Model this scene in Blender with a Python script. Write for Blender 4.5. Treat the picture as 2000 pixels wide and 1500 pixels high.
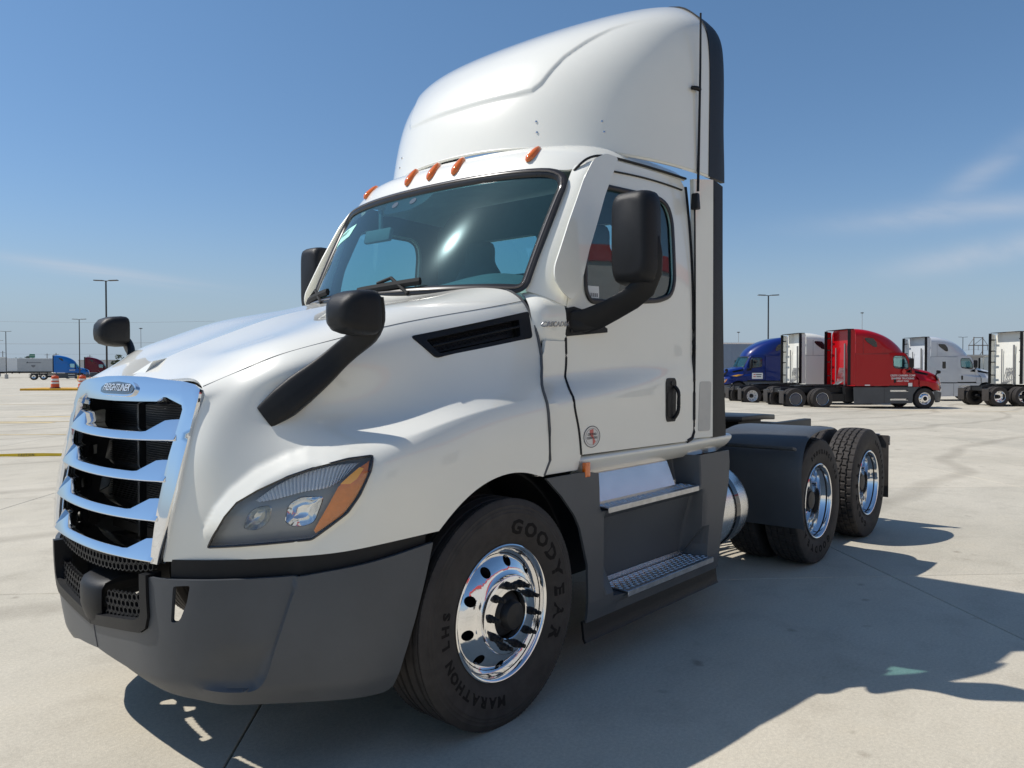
import bpy, bmesh, math, random
import numpy as np
from mathutils import Vector, Matrix
from mathutils.geometry import delaunay_2d_cdt
random.seed(7); np.random.seed(7)
for o in list(bpy.data.objects): bpy.data.objects.remove(o)
SC = bpy.context.scene
COL = SC.collection
rad = math.radians
# ------------------------------------------------------------------ camera
cd = bpy.data.cameras.new('camera'); cam = bpy.data.objects.new('camera', cd); COL.objects.link(cam)
SC.camera = cam
YAW, PITCH, ROLL = 0.7156, -0.0199, -0.0012
fw = np.array([math.cos(YAW)*math.cos(PITCH), math.sin(YAW)*math.cos(PITCH), math.sin(PITCH)])
rt = np.array([math.sin(YAW), -math.cos(YAW), 0.0]); up = np.cross(rt, fw)
rt, up = math.cos(ROLL)*rt + math.sin(ROLL)*up, -math.sin(ROLL)*rt + math.cos(ROLL)*up
CAMP = np.array([-2.5435, -3.4376, 1.5813])
m = Matrix(((rt[0], up[0], -fw[0], CAMP[0]), (rt[1], up[1], -fw[1], CAMP[1]), (rt[2], up[2], -fw[2], CAMP[2]), (0, 0, 0, 1)))
cam.matrix_world = m
cd.sensor_width = 36; cd.lens = 1508.4/2000*36; cd.clip_start = 0.05; cd.clip_end = 4000
# ------------------------------------------------------------------ light
SUNV = np.array([-0.45, 0.61, 1.0]); SUNV /= np.linalg.norm(SUNV)
EL = math.asin(SUNV[2]); 
sl = bpy.data.lights.new('sun', 'SUN'); sl.energy = 4.1; sl.angle = rad(0.53); sl.color = (1.0, 0.955, 0.89)
so = bpy.data.objects.new('sun', sl); COL.objects.link(so); so.location = (-20, 27, 45)
so.rotation_euler = Vector(SUNV).to_track_quat('Z', 'Y').to_euler()
W = bpy.data.worlds.new('World'); SC.world = W; W.use_nodes = True
nt = W.node_tree; nt.nodes.clear()
sky = nt.nodes.new('ShaderNodeTexSky'); sky.sky_type = 'NISHITA'; sky.sun_disc = False
sky.sun_elevation = EL; sky.sun_rotation = math.atan2(SUNV[0], SUNV[1])
sky.air_density = 1.0; sky.dust_density = 0.3; sky.ozone_density = 3.0; sky.altitude = 0
bg = nt.nodes.new('ShaderNodeBackground'); bg.inputs['Strength'].default_value = 0.104
wo = nt.nodes.new('ShaderNodeOutputWorld')
# haze near the horizon and a few wisps of cirrus, the same all round
tcw = nt.nodes.new('ShaderNodeTexCoord'); sx = nt.nodes.new('ShaderNodeSeparateXYZ'); nt.links.new(tcw.outputs['Generated'], sx.inputs[0])
def wm(op, a, b=None, clamp=False):
    n_ = nt.nodes.new('ShaderNodeMath'); n_.operation = op; n_.use_clamp = clamp
    for i_, v_ in enumerate((a, b)):
        if v_ is None: continue
        if isinstance(v_, (int, float)): n_.inputs[i_].default_value = v_
        else: nt.links.new(v_, n_.inputs[i_])
    return n_.outputs[0]
el_ = wm('MAXIMUM', sx.outputs['Z'], 0.0)
hz = wm('MULTIPLY', wm('POWER', 2.718, wm('MULTIPLY', wm('POWER', wm('DIVIDE', el_, 0.115), 2.0), -1.0)), 0.95)
mxh = nt.nodes.new('ShaderNodeMix'); mxh.data_type = 'RGBA'; nt.links.new(hz, mxh.inputs[0]); tin = nt.nodes.new('ShaderNodeMix'); tin.data_type = 'RGBA'; tin.blend_type = 'MULTIPLY'; tin.inputs[0].default_value = 1.0; nt.links.new(sky.outputs[0], tin.inputs[6]); tn_ = nt.nodes.new('ShaderNodeMapRange'); tn_.inputs['From Min'].default_value = 0.10; tn_.inputs['From Max'].default_value = 0.42; nt.links.new(el_, tn_.inputs['Value']); tmx = nt.nodes.new('ShaderNodeMix'); tmx.data_type = 'RGBA'; nt.links.new(tn_.outputs[0], tmx.inputs[0]); tmx.inputs[6].default_value = (0.70, 0.78, 0.87, 1); tmx.inputs[7].default_value = (0.76, 0.91, 0.97, 1); nt.links.new(tmx.outputs[2], tin.inputs[7])
nt.links.new(tin.outputs[2], mxh.inputs[6]); mxh.inputs[7].default_value = (3.0, 3.75, 4.6, 1)
cmb = nt.nodes.new('ShaderNodeCombineXYZ'); dz_ = wm('ADD', el_, 0.06)
nt.links.new(wm('DIVIDE', sx.outputs['X'], dz_), cmb.inputs[0]); nt.links.new(wm('DIVIDE', sx.outputs['Y'], dz_), cmb.inputs[1])
mpw = nt.nodes.new('ShaderNodeMapping'); mpw.inputs['Rotation'].default_value = (0, 0, 0.75); mpw.inputs['Scale'].default_value = (0.30, 1.0, 1); mpw.inputs['Location'].default_value = (1.3, 0.4, 0); nt.links.new(cmb.outputs[0], mpw.inputs[0])
nzw = nt.nodes.new('ShaderNodeTexNoise'); nzw.inputs['Scale'].default_value = 0.9; nzw.inputs['Detail'].default_value = 7; nzw.inputs['Roughness'].default_value = 0.55; nzw.inputs['Distortion'].default_value = 0.6; nt.links.new(mpw.outputs[0], nzw.inputs['Vector'])
# streaks of cirrus at their bearings: (azimuth, elevation, half length, half height, slope)
az_ = wm('ARCTAN2', sx.outputs['Y'], sx.outputs['X']); ea_ = wm('ARCSINE', sx.outputs['Z']); msk = None
for a0_, e0_, la_, le_, sl_c in ((rad(11.5), rad(9.9), rad(6.5), rad(.75), -.02), (rad(9.0), rad(12.6), rad(3.0), rad(.9), -.55), (rad(8.5), rad(7.4), rad(5.5), rad(.8), -.15), (rad(68.5), rad(6.3), rad(5.5), rad(.45), .10)):
    da_ = wm('SUBTRACT', az_, a0_); de_ = wm('SUBTRACT', wm('SUBTRACT', ea_, e0_), wm('MULTIPLY', da_, sl_c))
    g_ = wm('POWER', 2.718, wm('MULTIPLY', wm('ADD', wm('POWER', wm('ABSOLUTE', wm('DIVIDE', da_, la_)), 2.0), wm('POWER', wm('ABSOLUTE', wm('DIVIDE', de_, le_)), 2.0)), -1.0))
    msk = g_ if msk is None else wm('ADD', msk, g_)
rmp = nt.nodes.new('ShaderNodeMapRange'); rmp.inputs['From Min'].default_value = 0.36; rmp.inputs['From Max'].default_value = 0.70; rmp.inputs['To Max'].default_value = 0.95; nt.links.new(nzw.outputs[0], rmp.inputs['Value'])
fade = wm('MULTIPLY', rmp.outputs[0], wm('MINIMUM', msk, 1.0))
mxc = nt.nodes.new('ShaderNodeMix'); mxc.data_type = 'RGBA'; nt.links.new(fade, mxc.inputs[0]); nt.links.new(mxh.outputs[2], mxc.inputs[6]); mxc.inputs[7].default_value = (4.6, 5.0, 5.7, 1)
nt.links.new(mxc.outputs[2], bg.inputs['Color']); nt.links.new(bg.outputs[0], wo.inputs['Surface'])
SC.view_settings.view_transform = 'Standard'; SC.view_settings.look = 'None'
SC.view_settings.exposure = 0.20; SC.view_settings.gamma = 1.0; SC.view_settings.use_curve_mapping = False
SC.render.engine = 'CYCLES'
SC.cycles.use_denoising = True; SC.cycles.max_bounces = 10; SC.cycles.transparent_max_bounces = 24; SC.cycles.glossy_bounces = 5
SC.cycles.sample_clamp_indirect = 6.0
# ------------------------------------------------------------------ materials
MATS = {}
def mat(name, col=(0.5, 0.5, 0.5), rough=0.5, metal=0.0, coat=0.0, coatr=0.03, noise=0.0, nscale=8.0, bump=0.0, bscale=120.0,
        spec=0.5, emit=None, emits=0.0, rvar=0.0, trans=0.0, ior=1.45):
    if name in MATS: return MATS[name]
    M = bpy.data.materials.new(name); M.use_nodes = True; MATS[name] = M
    n = M.node_tree; b = n.nodes['Principled BSDF']
    b.inputs['Base Color'].default_value = (*col, 1); b.inputs['Roughness'].default_value = rough
    b.inputs['Metallic'].default_value = metal; b.inputs['Coat Weight'].default_value = coat
    b.inputs['Coat Roughness'].default_value = coatr; b.inputs['Specular IOR Level'].default_value = spec
    b.inputs['Transmission Weight'].default_value = trans; b.inputs['IOR'].default_value = ior
    if emit: b.inputs['Emission Color'].default_value = (*emit, 1); b.inputs['Emission Strength'].default_value = emits
    tc = n.nodes.new('ShaderNodeTexCoord')
    if noise or rvar:
        t = n.nodes.new('ShaderNodeTexNoise'); t.inputs['Scale'].default_value = nscale; t.inputs['Detail'].default_value = 6
        t.inputs['Roughness'].default_value = 0.65
        n.links.new(tc.outputs['Object'], t.inputs['Vector'])
        if noise:
            r = n.nodes.new('ShaderNodeValToRGB'); e = r.color_ramp.elements
            e[0].position = 0.3; e[1].position = 0.72
            e[0].color = (*[c*(1-noise) for c in col], 1); e[1].color = (*[min(1, c*(1+noise)) for c in col], 1)
            n.links.new(t.outputs['Fac'], r.inputs['Fac']); n.links.new(r.outputs['Color'], b.inputs['Base Color'])
        if rvar:
            q = n.nodes.new('ShaderNodeMapRange'); q.inputs['To Min'].default_value = max(0.02, rough-rvar); q.inputs['To Max'].default_value = rough+rvar
            n.links.new(t.outputs['Fac'], q.inputs['Value']); n.links.new(q.outputs['Result'], b.inputs['Roughness'])
    if bump:
        t2 = n.nodes.new('ShaderNodeTexNoise'); t2.inputs['Scale'].default_value = bscale; t2.inputs['Detail'].default_value = 3
        bp = n.nodes.new('ShaderNodeBump'); bp.inputs['Strength'].default_value = bump; bp.inputs['Distance'].default_value = 0.002
        n.links.new(tc.outputs['Object'], t2.inputs['Vector']); n.links.new(t2.outputs['Fac'], bp.inputs['Height'])
        n.links.new(bp.outputs['Normal'], b.inputs['Normal'])
    return M
def glass(name, tint, refl=0.08, rough=0.0, dust_haze=0.0):
    """thin tinted pane: tinted see-through plus a fresnel mirror layer and an optional glare and haze veil put in as dust"""
    if name in MATS: return MATS[name]
    M = bpy.data.materials.new(name); M.use_nodes = True; MATS[name] = M
    n = M.node_tree; n.nodes.remove(n.nodes['Principled BSDF']); out = n.nodes['Material Output']
    tr = n.nodes.new('ShaderNodeBsdfTransparent'); tr.inputs['Color'].default_value = (*tint, 1)
    gl = n.nodes.new('ShaderNodeBsdfGlossy'); gl.inputs['Roughness'].default_value = rough; gl.inputs['Color'].default_value = (1, 1, 1, 1)
    ge = n.nodes.new('ShaderNodeNewGeometry'); dp = n.nodes.new('ShaderNodeVectorMath'); dp.operation = 'DOT_PRODUCT'
    n.links.new(ge.outputs['Normal'], dp.inputs[0]); n.links.new(ge.outputs['Incoming'], dp.inputs[1])
    ab = n.nodes.new('ShaderNodeMath'); ab.operation = 'ABSOLUTE'; n.links.new(dp.outputs['Value'], ab.inputs[0])
    om = n.nodes.new('ShaderNodeMath'); om.operation = 'SUBTRACT'; om.inputs[0].default_value = 1.0; n.links.new(ab.outputs[0], om.inputs[1])
    pw = n.nodes.new('ShaderNodeMath'); pw.operation = 'POWER'; pw.inputs[1].default_value = 5.0; n.links.new(om.outputs[0], pw.inputs[0])
    fr = n.nodes.new('ShaderNodeMath'); fr.operation = 'MULTIPLY_ADD'; fr.inputs[1].default_value = 0.9; fr.inputs[2].default_value = 0.045; n.links.new(pw.outputs[0], fr.inputs[0])
    ad = n.nodes.new('ShaderNodeMath'); ad.operation = 'ADD'; ad.inputs[1].default_value = refl; ad.use_clamp = True
    mx = n.nodes.new('ShaderNodeMixShader')
    n.links.new(fr.outputs[0], ad.inputs[0]); n.links.new(ad.outputs[0], mx.inputs['Fac'])
    n.links.new(tr.outputs[0], mx.inputs[1]); n.links.new(gl.outputs[0], mx.inputs[2])
    last = mx
    if dust_haze:
        tc = n.nodes.new('ShaderNodeTexCoord'); t = n.nodes.new('ShaderNodeTexNoise'); t.inputs['Scale'].default_value = 5; t.inputs['Detail'].default_value = 5
        n.links.new(tc.outputs['Object'], t.inputs['Vector'])
        mr = n.nodes.new('ShaderNodeMapRange'); mr.inputs['From Min'].default_value = 0.3; mr.inputs['From Max'].default_value = 0.8
        mr.inputs['To Min'].default_value = dust_haze*0.8; mr.inputs['To Max'].default_value = dust_haze
        n.links.new(t.outputs['Fac'], mr.inputs['Value'])
        df = n.nodes.new('ShaderNodeBsdfGlossy'); df.inputs['Color'].default_value = (0.55, 0.80, 0.85, 1); df.inputs['Roughness'].default_value = 0.15
        m2 = n.nodes.new('ShaderNodeMixShader'); n.links.new(mr.outputs[0], m2.inputs['Fac'])
        n.links.new(mx.outputs[0], m2.inputs[1]); n.links.new(df.outputs[0], m2.inputs[2])
        dd = n.nodes.new('ShaderNodeBsdfDiffuse'); dd.inputs['Color'].default_value = (0.32, 0.66, 0.74, 1); m3 = n.nodes.new('ShaderNodeMixShader'); m3.inputs['Fac'].default_value = 0.045  # teal diffuse veil painted in as haze over the pane
        n.links.new(m2.outputs[0], m3.inputs[1]); n.links.new(dd.outputs[0], m3.inputs[2]); last = m3
    n.links.new(last.outputs[0], out.inputs['Surface'])
    return M
def paint(name, col, rough=0.32, metal=0.0, coat=1.0, spec=0.5):
    return mat(name, col, rough, metal, coat=coat, spec=spec, coatr=0.025, noise=0.02, nscale=3, bump=0.02, bscale=350)
WHITE = paint('white_paint', (0.80, 0.785, 0.705))
CHROME = mat('chrome', (0.80, 0.82, 0.85), 0.05, 1.0, rvar=0.03, nscale=6)
ALU = mat('polished_aluminium', (0.86, 0.86, 0.87), 0.07, 1.0, rvar=0.04, nscale=14)
BRUSH = mat('brushed_aluminium', (0.72, 0.72, 0.72), 0.26, 1.0, rvar=0.08, nscale=30)
GREY = mat('dark_grey_plastic', (0.070, 0.076, 0.084), 0.40, noise=0.13, nscale=2.2, bump=0.35, bscale=700, rvar=0.08)
BLACK = mat('black_plastic', (0.010, 0.0105, 0.012), 0.46, noise=0.15, nscale=20, bump=0.3, bscale=800, spec=0.32)
RUBBER = mat('black_rubber', (0.036, 0.031, 0.028), 0.74, noise=0.3, nscale=14, bump=0.25, bscale=300)
LETTER = mat('raised_rubber_letter', (0.015, 0.0135, 0.013), 0.85, spec=0.15)
VOID = mat('dark_metal_frame', (0.012, 0.012, 0.013), 0.5, noise=0.3, nscale=10)
GLOSSB = mat('gloss_black', (0.012, 0.012, 0.014), 0.12, coat=0.6)
SEAL = mat('window_seal', (0.022, 0.020, 0.019), 0.30, rvar=0.08)
AMBER = mat('amber_lens', (0.75, 0.16, 0.015), 0.12, coat=1.0, emit=None)
TINT = glass('windscreen_glass', (0.38, 0.68, 0.72), 0.01, 0.010, dust_haze=0.0034)
TINT2 = glass('side_glass', (0.62, 0.80, 0.80), 0.05)
CLEAR = glass('clear_lens', (0.86, 0.88, 0.90), 0.02)
INTER = mat('cab_interior', (0.16, 0.18, 0.19), 0.7, noise=0.1)
INTLT = mat('headliner_fabric', (0.42, 0.43, 0.43), 0.9, noise=0.1)
WHITEP = mat('white_print', (0.78, 0.78, 0.76), 0.5)
REDP = mat('red_print', (0.60, 0.05, 0.04), 0.5)
DARKP = mat('dark_print', (0.05, 0.05, 0.06), 0.5)
# ------------------------------------------------------------------ mesh helpers
def new_obj(name, me, mt=None, parent=None, loc=None):
    o = bpy.data.objects.new(name, me); COL.objects.link(o)
    if mt is not None and me is not None:
        me.materials.clear(); me.materials.append(mt)
    if parent is not None: o.parent = parent
    if loc is not None: o.location = loc
    return o
def mesh(name, V, F, smooth=38):
    me = bpy.data.meshes.new(name); me.from_pydata([tuple(map(float, v)) for v in V], [], [tuple(int(i) for i in f) for f in F])
    me.update()
    if smooth:
        me.polygons.foreach_set('use_smooth', [True]*len(me.polygons)); me.set_sharp_from_angle(angle=rad(smooth))
    return me
def fixn(me):
    b = bmesh.new(); b.from_mesh(me); bmesh.ops.recalc_face_normals(b, faces=b.faces); b.to_mesh(me); b.free(); me.update(); return me
def mk(name, V, F, mt, parent=None, smooth=38, fix=True):
    me = mesh(name, V, F, None)
    if fix: fixn(me)
    if smooth:
        me.polygons.foreach_set('use_smooth', [True]*len(me.polygons)); me.set_sharp_from_angle(angle=rad(smooth))
    return new_obj(name, me, mt, parent)
class MB:
    def __init__(s): s.V = []; s.F = []
    def add(s, V, F):
        n = len(s.V); s.V += [tuple(map(float, v)) for v in V]; s.F += [tuple(int(i)+n for i in f) for f in F]; return s
    def box(s, c, d, rot=None, taper=1.0):
        v = []
        for z in (-.5, .5):
            k = taper if z > 0 else 1.0
            for x, y in ((-.5, -.5), (.5, -.5), (.5, .5), (-.5, .5)): v.append(Vector((x*d[0]*k, y*d[1]*k, z*d[2])))
        if rot is not None: v = [rot @ q for q in v]
        v = [q + Vector(c) for q in v]
        return s.add(v, [(0, 3, 2, 1), (4, 5, 6, 7), (0, 1, 5, 4), (1, 2, 6, 5), (2, 3, 7, 6), (3, 0, 4, 7)])
    def tube(s, P, r, n=10, flat=1.0, upv=(0, 0, 1)):
        V, F = tube(P, r, n, flat, upv); return s.add(V, F)
    def lathe(s, prof, n=48, c=(0, 0, 0), axis='y', closed=False):
        V, F = lathe(prof, n, c, axis, closed); return s.add(V, F)
    def prism(s, pts, d):
        n = len(pts); P = [Vector(p) for p in pts]; D = Vector(d)
        return s.add(P + [p + D for p in P], [tuple(range(n))[::-1], tuple(range(n, 2*n))] + [(i, (i+1) % n, n+(i+1) % n, n+i) for i in range(n)])
    def mirror(s):
        V = list(s.V); F = list(s.F); n = len(V)
        s.V = V + [(x, -y, z) for x, y, z in V]; s.F = F + [tuple(i+n for i in f[::-1]) for f in F]; return s
    def build(s, name, mt, parent=None, smooth=38, bevel=0.0, bseg=2, fix=True, loc=None):
        me = mesh(name, s.V, s.F, None)
        b = bmesh.new(); b.from_mesh(me)
        if fix: bmesh.ops.recalc_face_normals(b, faces=b.faces)
        if bevel:
            ed = [e for e in b.edges if len(e.link_faces) == 2 and e.calc_face_angle(0) > rad(28)]
            bmesh.ops.bevel(b, geom=ed, offset=bevel, segments=bseg, profile=0.6, affect='EDGES', clamp_overlap=True)
        b.to_mesh(me); b.free(); me.update()
        if smooth:
            me.polygons.foreach_set('use_smooth', [True]*len(me.polygons)); me.set_sharp_from_angle(angle=rad(smooth))
        return new_obj(name, me, mt, parent, loc)
def tube(P, r, n=10, flat=1.0, upv=(0, 0, 1)):
    P = [np.array(p, float) for p in P]; m_ = len(P); R = r if hasattr(r, '__len__') else [r]*m_
    V = []; F = []; U = np.array(upv, float)
    for i, p in enumerate(P):
        t = P[min(i+1, m_-1)] - P[max(i-1, 0)]; t /= np.linalg.norm(t)+1e-12
        a = np.cross(U, t)
        if np.linalg.norm(a) < 1e-4: a = np.cross(np.array([1, 0.3, 0]), t)
        a /= np.linalg.norm(a); b = np.cross(t, a)
        for k in range(n):
            an = 2*math.pi*k/n; V.append(p + R[i]*(math.cos(an)*a + flat*math.sin(an)*b))
    for i in range(m_-1):
        for k in range(n): F.append((i*n+k, i*n+(k+1) % n, (i+1)*n+(k+1) % n, (i+1)*n+k))
    F.append(tuple(range(n))[::-1]); F.append(tuple((m_-1)*n+k for k in range(n)))
    return V, F
def lathe(prof, n=48, c=(0, 0, 0), axis='y', closed=False):
    V = []; F = []; m_ = len(prof)
    for i in range(n):
        a = 2*math.pi*i/n; ca, sa = math.cos(a), math.sin(a)
        for (h, r) in prof:
            if axis == 'y': V.append((c[0]+r*ca, c[1]+h, c[2]+r*sa))
            elif axis == 'x': V.append((c[0]+h, c[1]+r*ca, c[2]+r*sa))
            else: V.append((c[0]+r*ca, c[1]+r*sa, c[2]+h))
    for i in range(n):
        j = (i+1) % n
        for k in range(m_ if closed else m_-1):
            l = (k+1) % m_; F.append((i*m_+k, i*m_+l, j*m_+l, j*m_+k))
    return V, F
# splines
def ncs(t, P, tt):
    t = np.asarray(t, float); P = np.asarray(P, float); n = len(t); h = np.diff(t)
    A = np.zeros((n, n)); B = np.zeros((n,)+P.shape[1:]); A[0, 0] = A[-1, -1] = 1
    for i in range(1, n-1):
        A[i, i-1] = h[i-1]; A[i, i] = 2*(h[i-1]+h[i]); A[i, i+1] = h[i]
        B[i] = 6*((P[i+1]-P[i])/h[i]-(P[i]-P[i-1])/h[i-1])
    M_ = np.linalg.solve(A, B.reshape(n, -1)).reshape(B.shape)
    tt = np.clip(np.asarray(tt, float), t[0], t[-1]); k = np.clip(np.searchsorted(t, tt, side='right')-1, 0, n-2)
    sh = (-1,)+(1,)*(P.ndim-1); hk = h[k].reshape(sh); a = (t[k+1]-tt).reshape(sh); b = (tt-t[k]).reshape(sh)
    return M_[k]*a**3/(6*hk)+M_[k+1]*b**3/(6*hk)+(P[k]/hk-M_[k]*hk/6)*a+(P[k+1]/hk-M_[k+1]*hk/6)*b
def curve(P, n):
    P = np.asarray(P, float); d = np.linalg.norm(np.diff(P, axis=0), axis=1); t = np.concatenate([[0], np.cumsum(d)])
    return ncs(t, P, np.linspace(0, t[-1], n))
def loft(ctrl, nu, nv):
    C_ = np.asarray(ctrl, float)
    du = np.linalg.norm(np.diff(C_, axis=0), axis=2).mean(1); tu = np.concatenate([[0], np.cumsum(du)])
    dv = np.linalg.norm(np.diff(C_, axis=1), axis=2).mean(0); tv = np.concatenate([[0], np.cumsum(dv)])
    G = ncs(tu, C_, np.linspace(0, tu[-1], nu)); G = ncs(tv, np.swapaxes(G, 0, 1), np.linspace(0, tv[-1], nv))
    return np.swapaxes(G, 0, 1)
def ncs_split(t, P, tt, k):
    """spline with a crease at knot k"""
    t = np.asarray(t, float); tt = np.asarray(tt, float); lo = ncs(t[:k+1], P[:k+1], tt); hi = ncs(t[k:], P[k:], tt)
    return np.where((tt < t[k]).reshape((-1,)+(1,)*(np.asarray(P).ndim-1)), lo, hi)
def loft_crease(ctrl, nu, nv, k, wu):
    """as loft, with a crease along row k that is as strong as wu(u) says, u = 0..1"""
    C_ = np.asarray(ctrl, float); du = np.linalg.norm(np.diff(C_, axis=0), axis=2).mean(1); tu = np.concatenate([[0], np.cumsum(du)]); dv = np.linalg.norm(np.diff(C_, axis=1), axis=2).mean(0); tv = np.concatenate([[0], np.cumsum(dv)])
    uu = np.linspace(0, tu[-1], nu); vv = np.linspace(0, tv[-1], nv); vv[np.argmin(np.abs(vv-tv[k]))] = tv[k]
    G = np.swapaxes(ncs(tu, C_, uu), 0, 1); A = np.swapaxes(ncs(tv, G, vv), 0, 1); B = np.swapaxes(ncs_split(tv, G, vv, k), 0, 1); w = np.array([wu(x) for x in uu/tu[-1]])[:, None, None]
    return A*(1-w)+B*w
def gridfaces(nu, nv): return [(i*nv+j, (i+1)*nv+j, (i+1)*nv+j+1, i*nv+j+1) for i in range(nu-1) for j in range(nv-1)]
def shell(G, th, outward):
    """closed sheet of thickness th from a grid; outward: vector the front should face on average"""
    nu, nv, _ = G.shape; a = np.gradient(G, axis=0); b = np.gradient(G, axis=1); N = np.cross(a, b); N /= np.linalg.norm(N, axis=2, keepdims=True)+1e-12
    if callable(outward): s = np.sign(np.sum(N*outward(G), axis=2).mean())
    else: s = np.sign((N @ np.array(outward, float)).mean())
    N = N*s; V = np.concatenate([G.reshape(-1, 3), (G-th*N).reshape(-1, 3)]); f = gridfaces(nu, nv); n = nu*nv
    F = f + [tuple(i+n for i in q[::-1]) for q in f]
    for i in range(nu-1):
        F.append((i*nv, (i+1)*nv, (i+1)*nv+n, i*nv+n)); F.append((i*nv+nv-1, i*nv+nv-1+n, (i+1)*nv+nv-1+n, (i+1)*nv+nv-1))
    for j in range(nv-1):
        F.append((j, j+n, j+1+n, j+1)); k = (nu-1)*nv; F.append((k+j, k+j+1, k+j+1+n, k+j+n))
    return V, F
def inpoly(pts, poly):
    pts = np.asarray(pts, float); poly = np.asarray(poly, float); x, y = pts[:, 0], pts[:, 1]; r = np.zeros(len(pts), bool)
    j = len(poly)-1
    for i in range(len(poly)):
        xi, yi = poly[i]; xj, yj = poly[j]
        c = ((yi > y) != (yj > y)) & (x < (xj-xi)*(y-yi)/((yj-yi) if yj != yi else 1e-12)+xi); r ^= c; j = i
    return r
def densify(poly, h):
    out = []
    for i in range(len(poly)):
        a = np.array(poly[i], float); b = np.array(poly[(i+1) % len(poly)], float); k = max(1, int(math.ceil(np.linalg.norm(b-a)/h)))
        out += [a+(b-a)*q/k for q in range(k)]
    return out
def segdist(pts, poly):
    pts = np.asarray(pts, float); d = np.full(len(pts), 1e9)
    for i in range(len(poly)):
        a = np.array(poly[i], float); b = np.array(poly[(i+1) % len(poly)], float); ab = b-a
        t = np.clip(((pts-a) @ ab)/(ab @ ab+1e-15), 0, 1); d = np.minimum(d, np.linalg.norm(pts-(a+t[:, None]*ab), axis=1))
    return d
def rpoly(pts, r, n=4):
    """round the corners of a polygon by radius r"""
    out = []; m_ = len(pts)
    rr = r if hasattr(r, '__len__') else [r]*m_
    for i in range(m_):
        p = np.array(pts[i], float); a = np.array(pts[i-1], float)-p; b = np.array(pts[(i+1) % m_], float)-p
        la, lb = np.linalg.norm(a), np.linalg.norm(b); q = min(rr[i], la*.45, lb*.45)
        if q < 1e-5: out.append(p); continue
        A = p+a/la*q; B = p+b/lb*q
        for k in range(n+1):
            t = k/n; out.append((1-t)**2*A+2*t*(1-t)*p+t*t*B)
    return out
def patch_vf(outline, holes, fn, h, th, outward, lines=()):
    outl = densify(outline, h); hs = [densify(q, h) for q in holes]
    O = np.array(outl); lo = O.min(0); hi = O.max(0)
    gx_, gy_ = np.meshgrid(np.arange(lo[0]+h/2, hi[0], h), np.arange(lo[1]+h/2, hi[1], h), indexing='ij'); g = np.stack([gx_.ravel(), gy_.ravel()], 1)
    k = inpoly(g, outl) & (segdist(g, outl) > h*.45)
    for q in hs: k &= ~inpoly(g, q) & (segdist(g, q) > h*.45)
    for ln in lines:
        for a_, b_ in zip(ln[:-1], ln[1:]): k &= segdist(g, [a_, b_]) > h*.45
    g = g[k]; vs = list(outl); ed = [(i, (i+1) % len(outl)) for i in range(len(outl))]
    for q in hs:
        n = len(vs); vs += q; ed += [(n+i, n+(i+1) % len(q)) for i in range(len(q))]
    for ln in lines:
        n = len(vs); vs += [np.array(q, float) for q in ln]; ed += [(n+i, n+i+1) for i in range(len(ln)-1)]
    vs += list(g)
    r = delaunay_2d_cdt([Vector((v[0], v[1])) for v in vs], ed, [], 0, 1e-7)
    P2 = np.array([(v[0], v[1]) for v in r[0]]); T = np.array([f for f in r[2]])
    cen = P2[T].mean(1); k = inpoly(cen, outl)
    for q in hs: k &= ~inpoly(cen, q)
    T = T[k]
    P3 = np.array([fn(a, b) for a, b in P2]); e = 1e-3
    du = np.array([fn(a+e, b) for a, b in P2])-P3; dv = np.array([fn(a, b+e) for a, b in P2])-P3
    N = np.cross(du, dv); N /= np.linalg.norm(N, axis=1, keepdims=True)+1e-12
    s = np.sign((N @ np.array(outward, float)).mean()); N = N*s
    tn = np.cross(P3[T[:, 1]]-P3[T[:, 0]], P3[T[:, 2]]-P3[T[:, 0]]); fl = np.sum(tn*N[T[:, 0]], axis=1) < 0
    T[fl] = T[fl][:, ::-1]
    n = len(P3); V = np.concatenate([P3, P3-th*N]); F = [tuple(t) for t in T]+[tuple(t[::-1]+n) for t in T]
    ec = {}
    for t in T:
        for i in range(3):
            ec[(t[i], t[(i+1) % 3])] = 1
    for (a, b) in list(ec):
        if (b, a) not in ec: F.append((b, a, a+n, b+n))
    return V, F
def patch(name, outline, fn, mt, parent=None, holes=(), h=0.03, th=0.01, outward=(0, -1, 0), smooth=38, both=False, bevel=0.0):
    V, F = patch_vf(outline, holes, fn, h, th, outward)
    b = MB().add(V, F)
    if both: b.mirror()
    return b.build(name, mt, parent, smooth, fix=False, bevel=bevel)
def boolean(me, cutter_me, op='DIFFERENCE'):
    a = bpy.data.objects.new('tmp_a', me); b = bpy.data.objects.new('tmp_b', cutter_me); COL.objects.link(a); COL.objects.link(b)
    md = a.modifiers.new('b', 'BOOLEAN'); md.operation = op; md.object = b; md.solver = 'EXACT'
    dg = bpy.context.evaluated_depsgraph_get(); dg.update()
    r = bpy.data.meshes.new_from_object(a.evaluated_get(dg)); bpy.data.objects.remove(a); bpy.data.objects.remove(b); return r
def sm(a, b, x):
    t = np.clip((np.asarray(x, float)-a)/(b-a), 0, 1); return t*t*(3-2*t)
def empty(name, loc=(0, 0, 0), rz=0.0, label=None, cat=None, group=None):
    o = bpy.data.objects.new(name, None); COL.objects.link(o); o.location = loc; o.rotation_euler = (0, 0, rz); o.empty_display_size = 0.2
    tag(o, label, cat, group); return o
def tag(o, label=None, cat=None, group=None, kind=None):
    if label: o['label'] = label
    if cat: o['category'] = cat
    if group: o['group'] = group
    if kind: o['kind'] = kind
    return o
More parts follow.
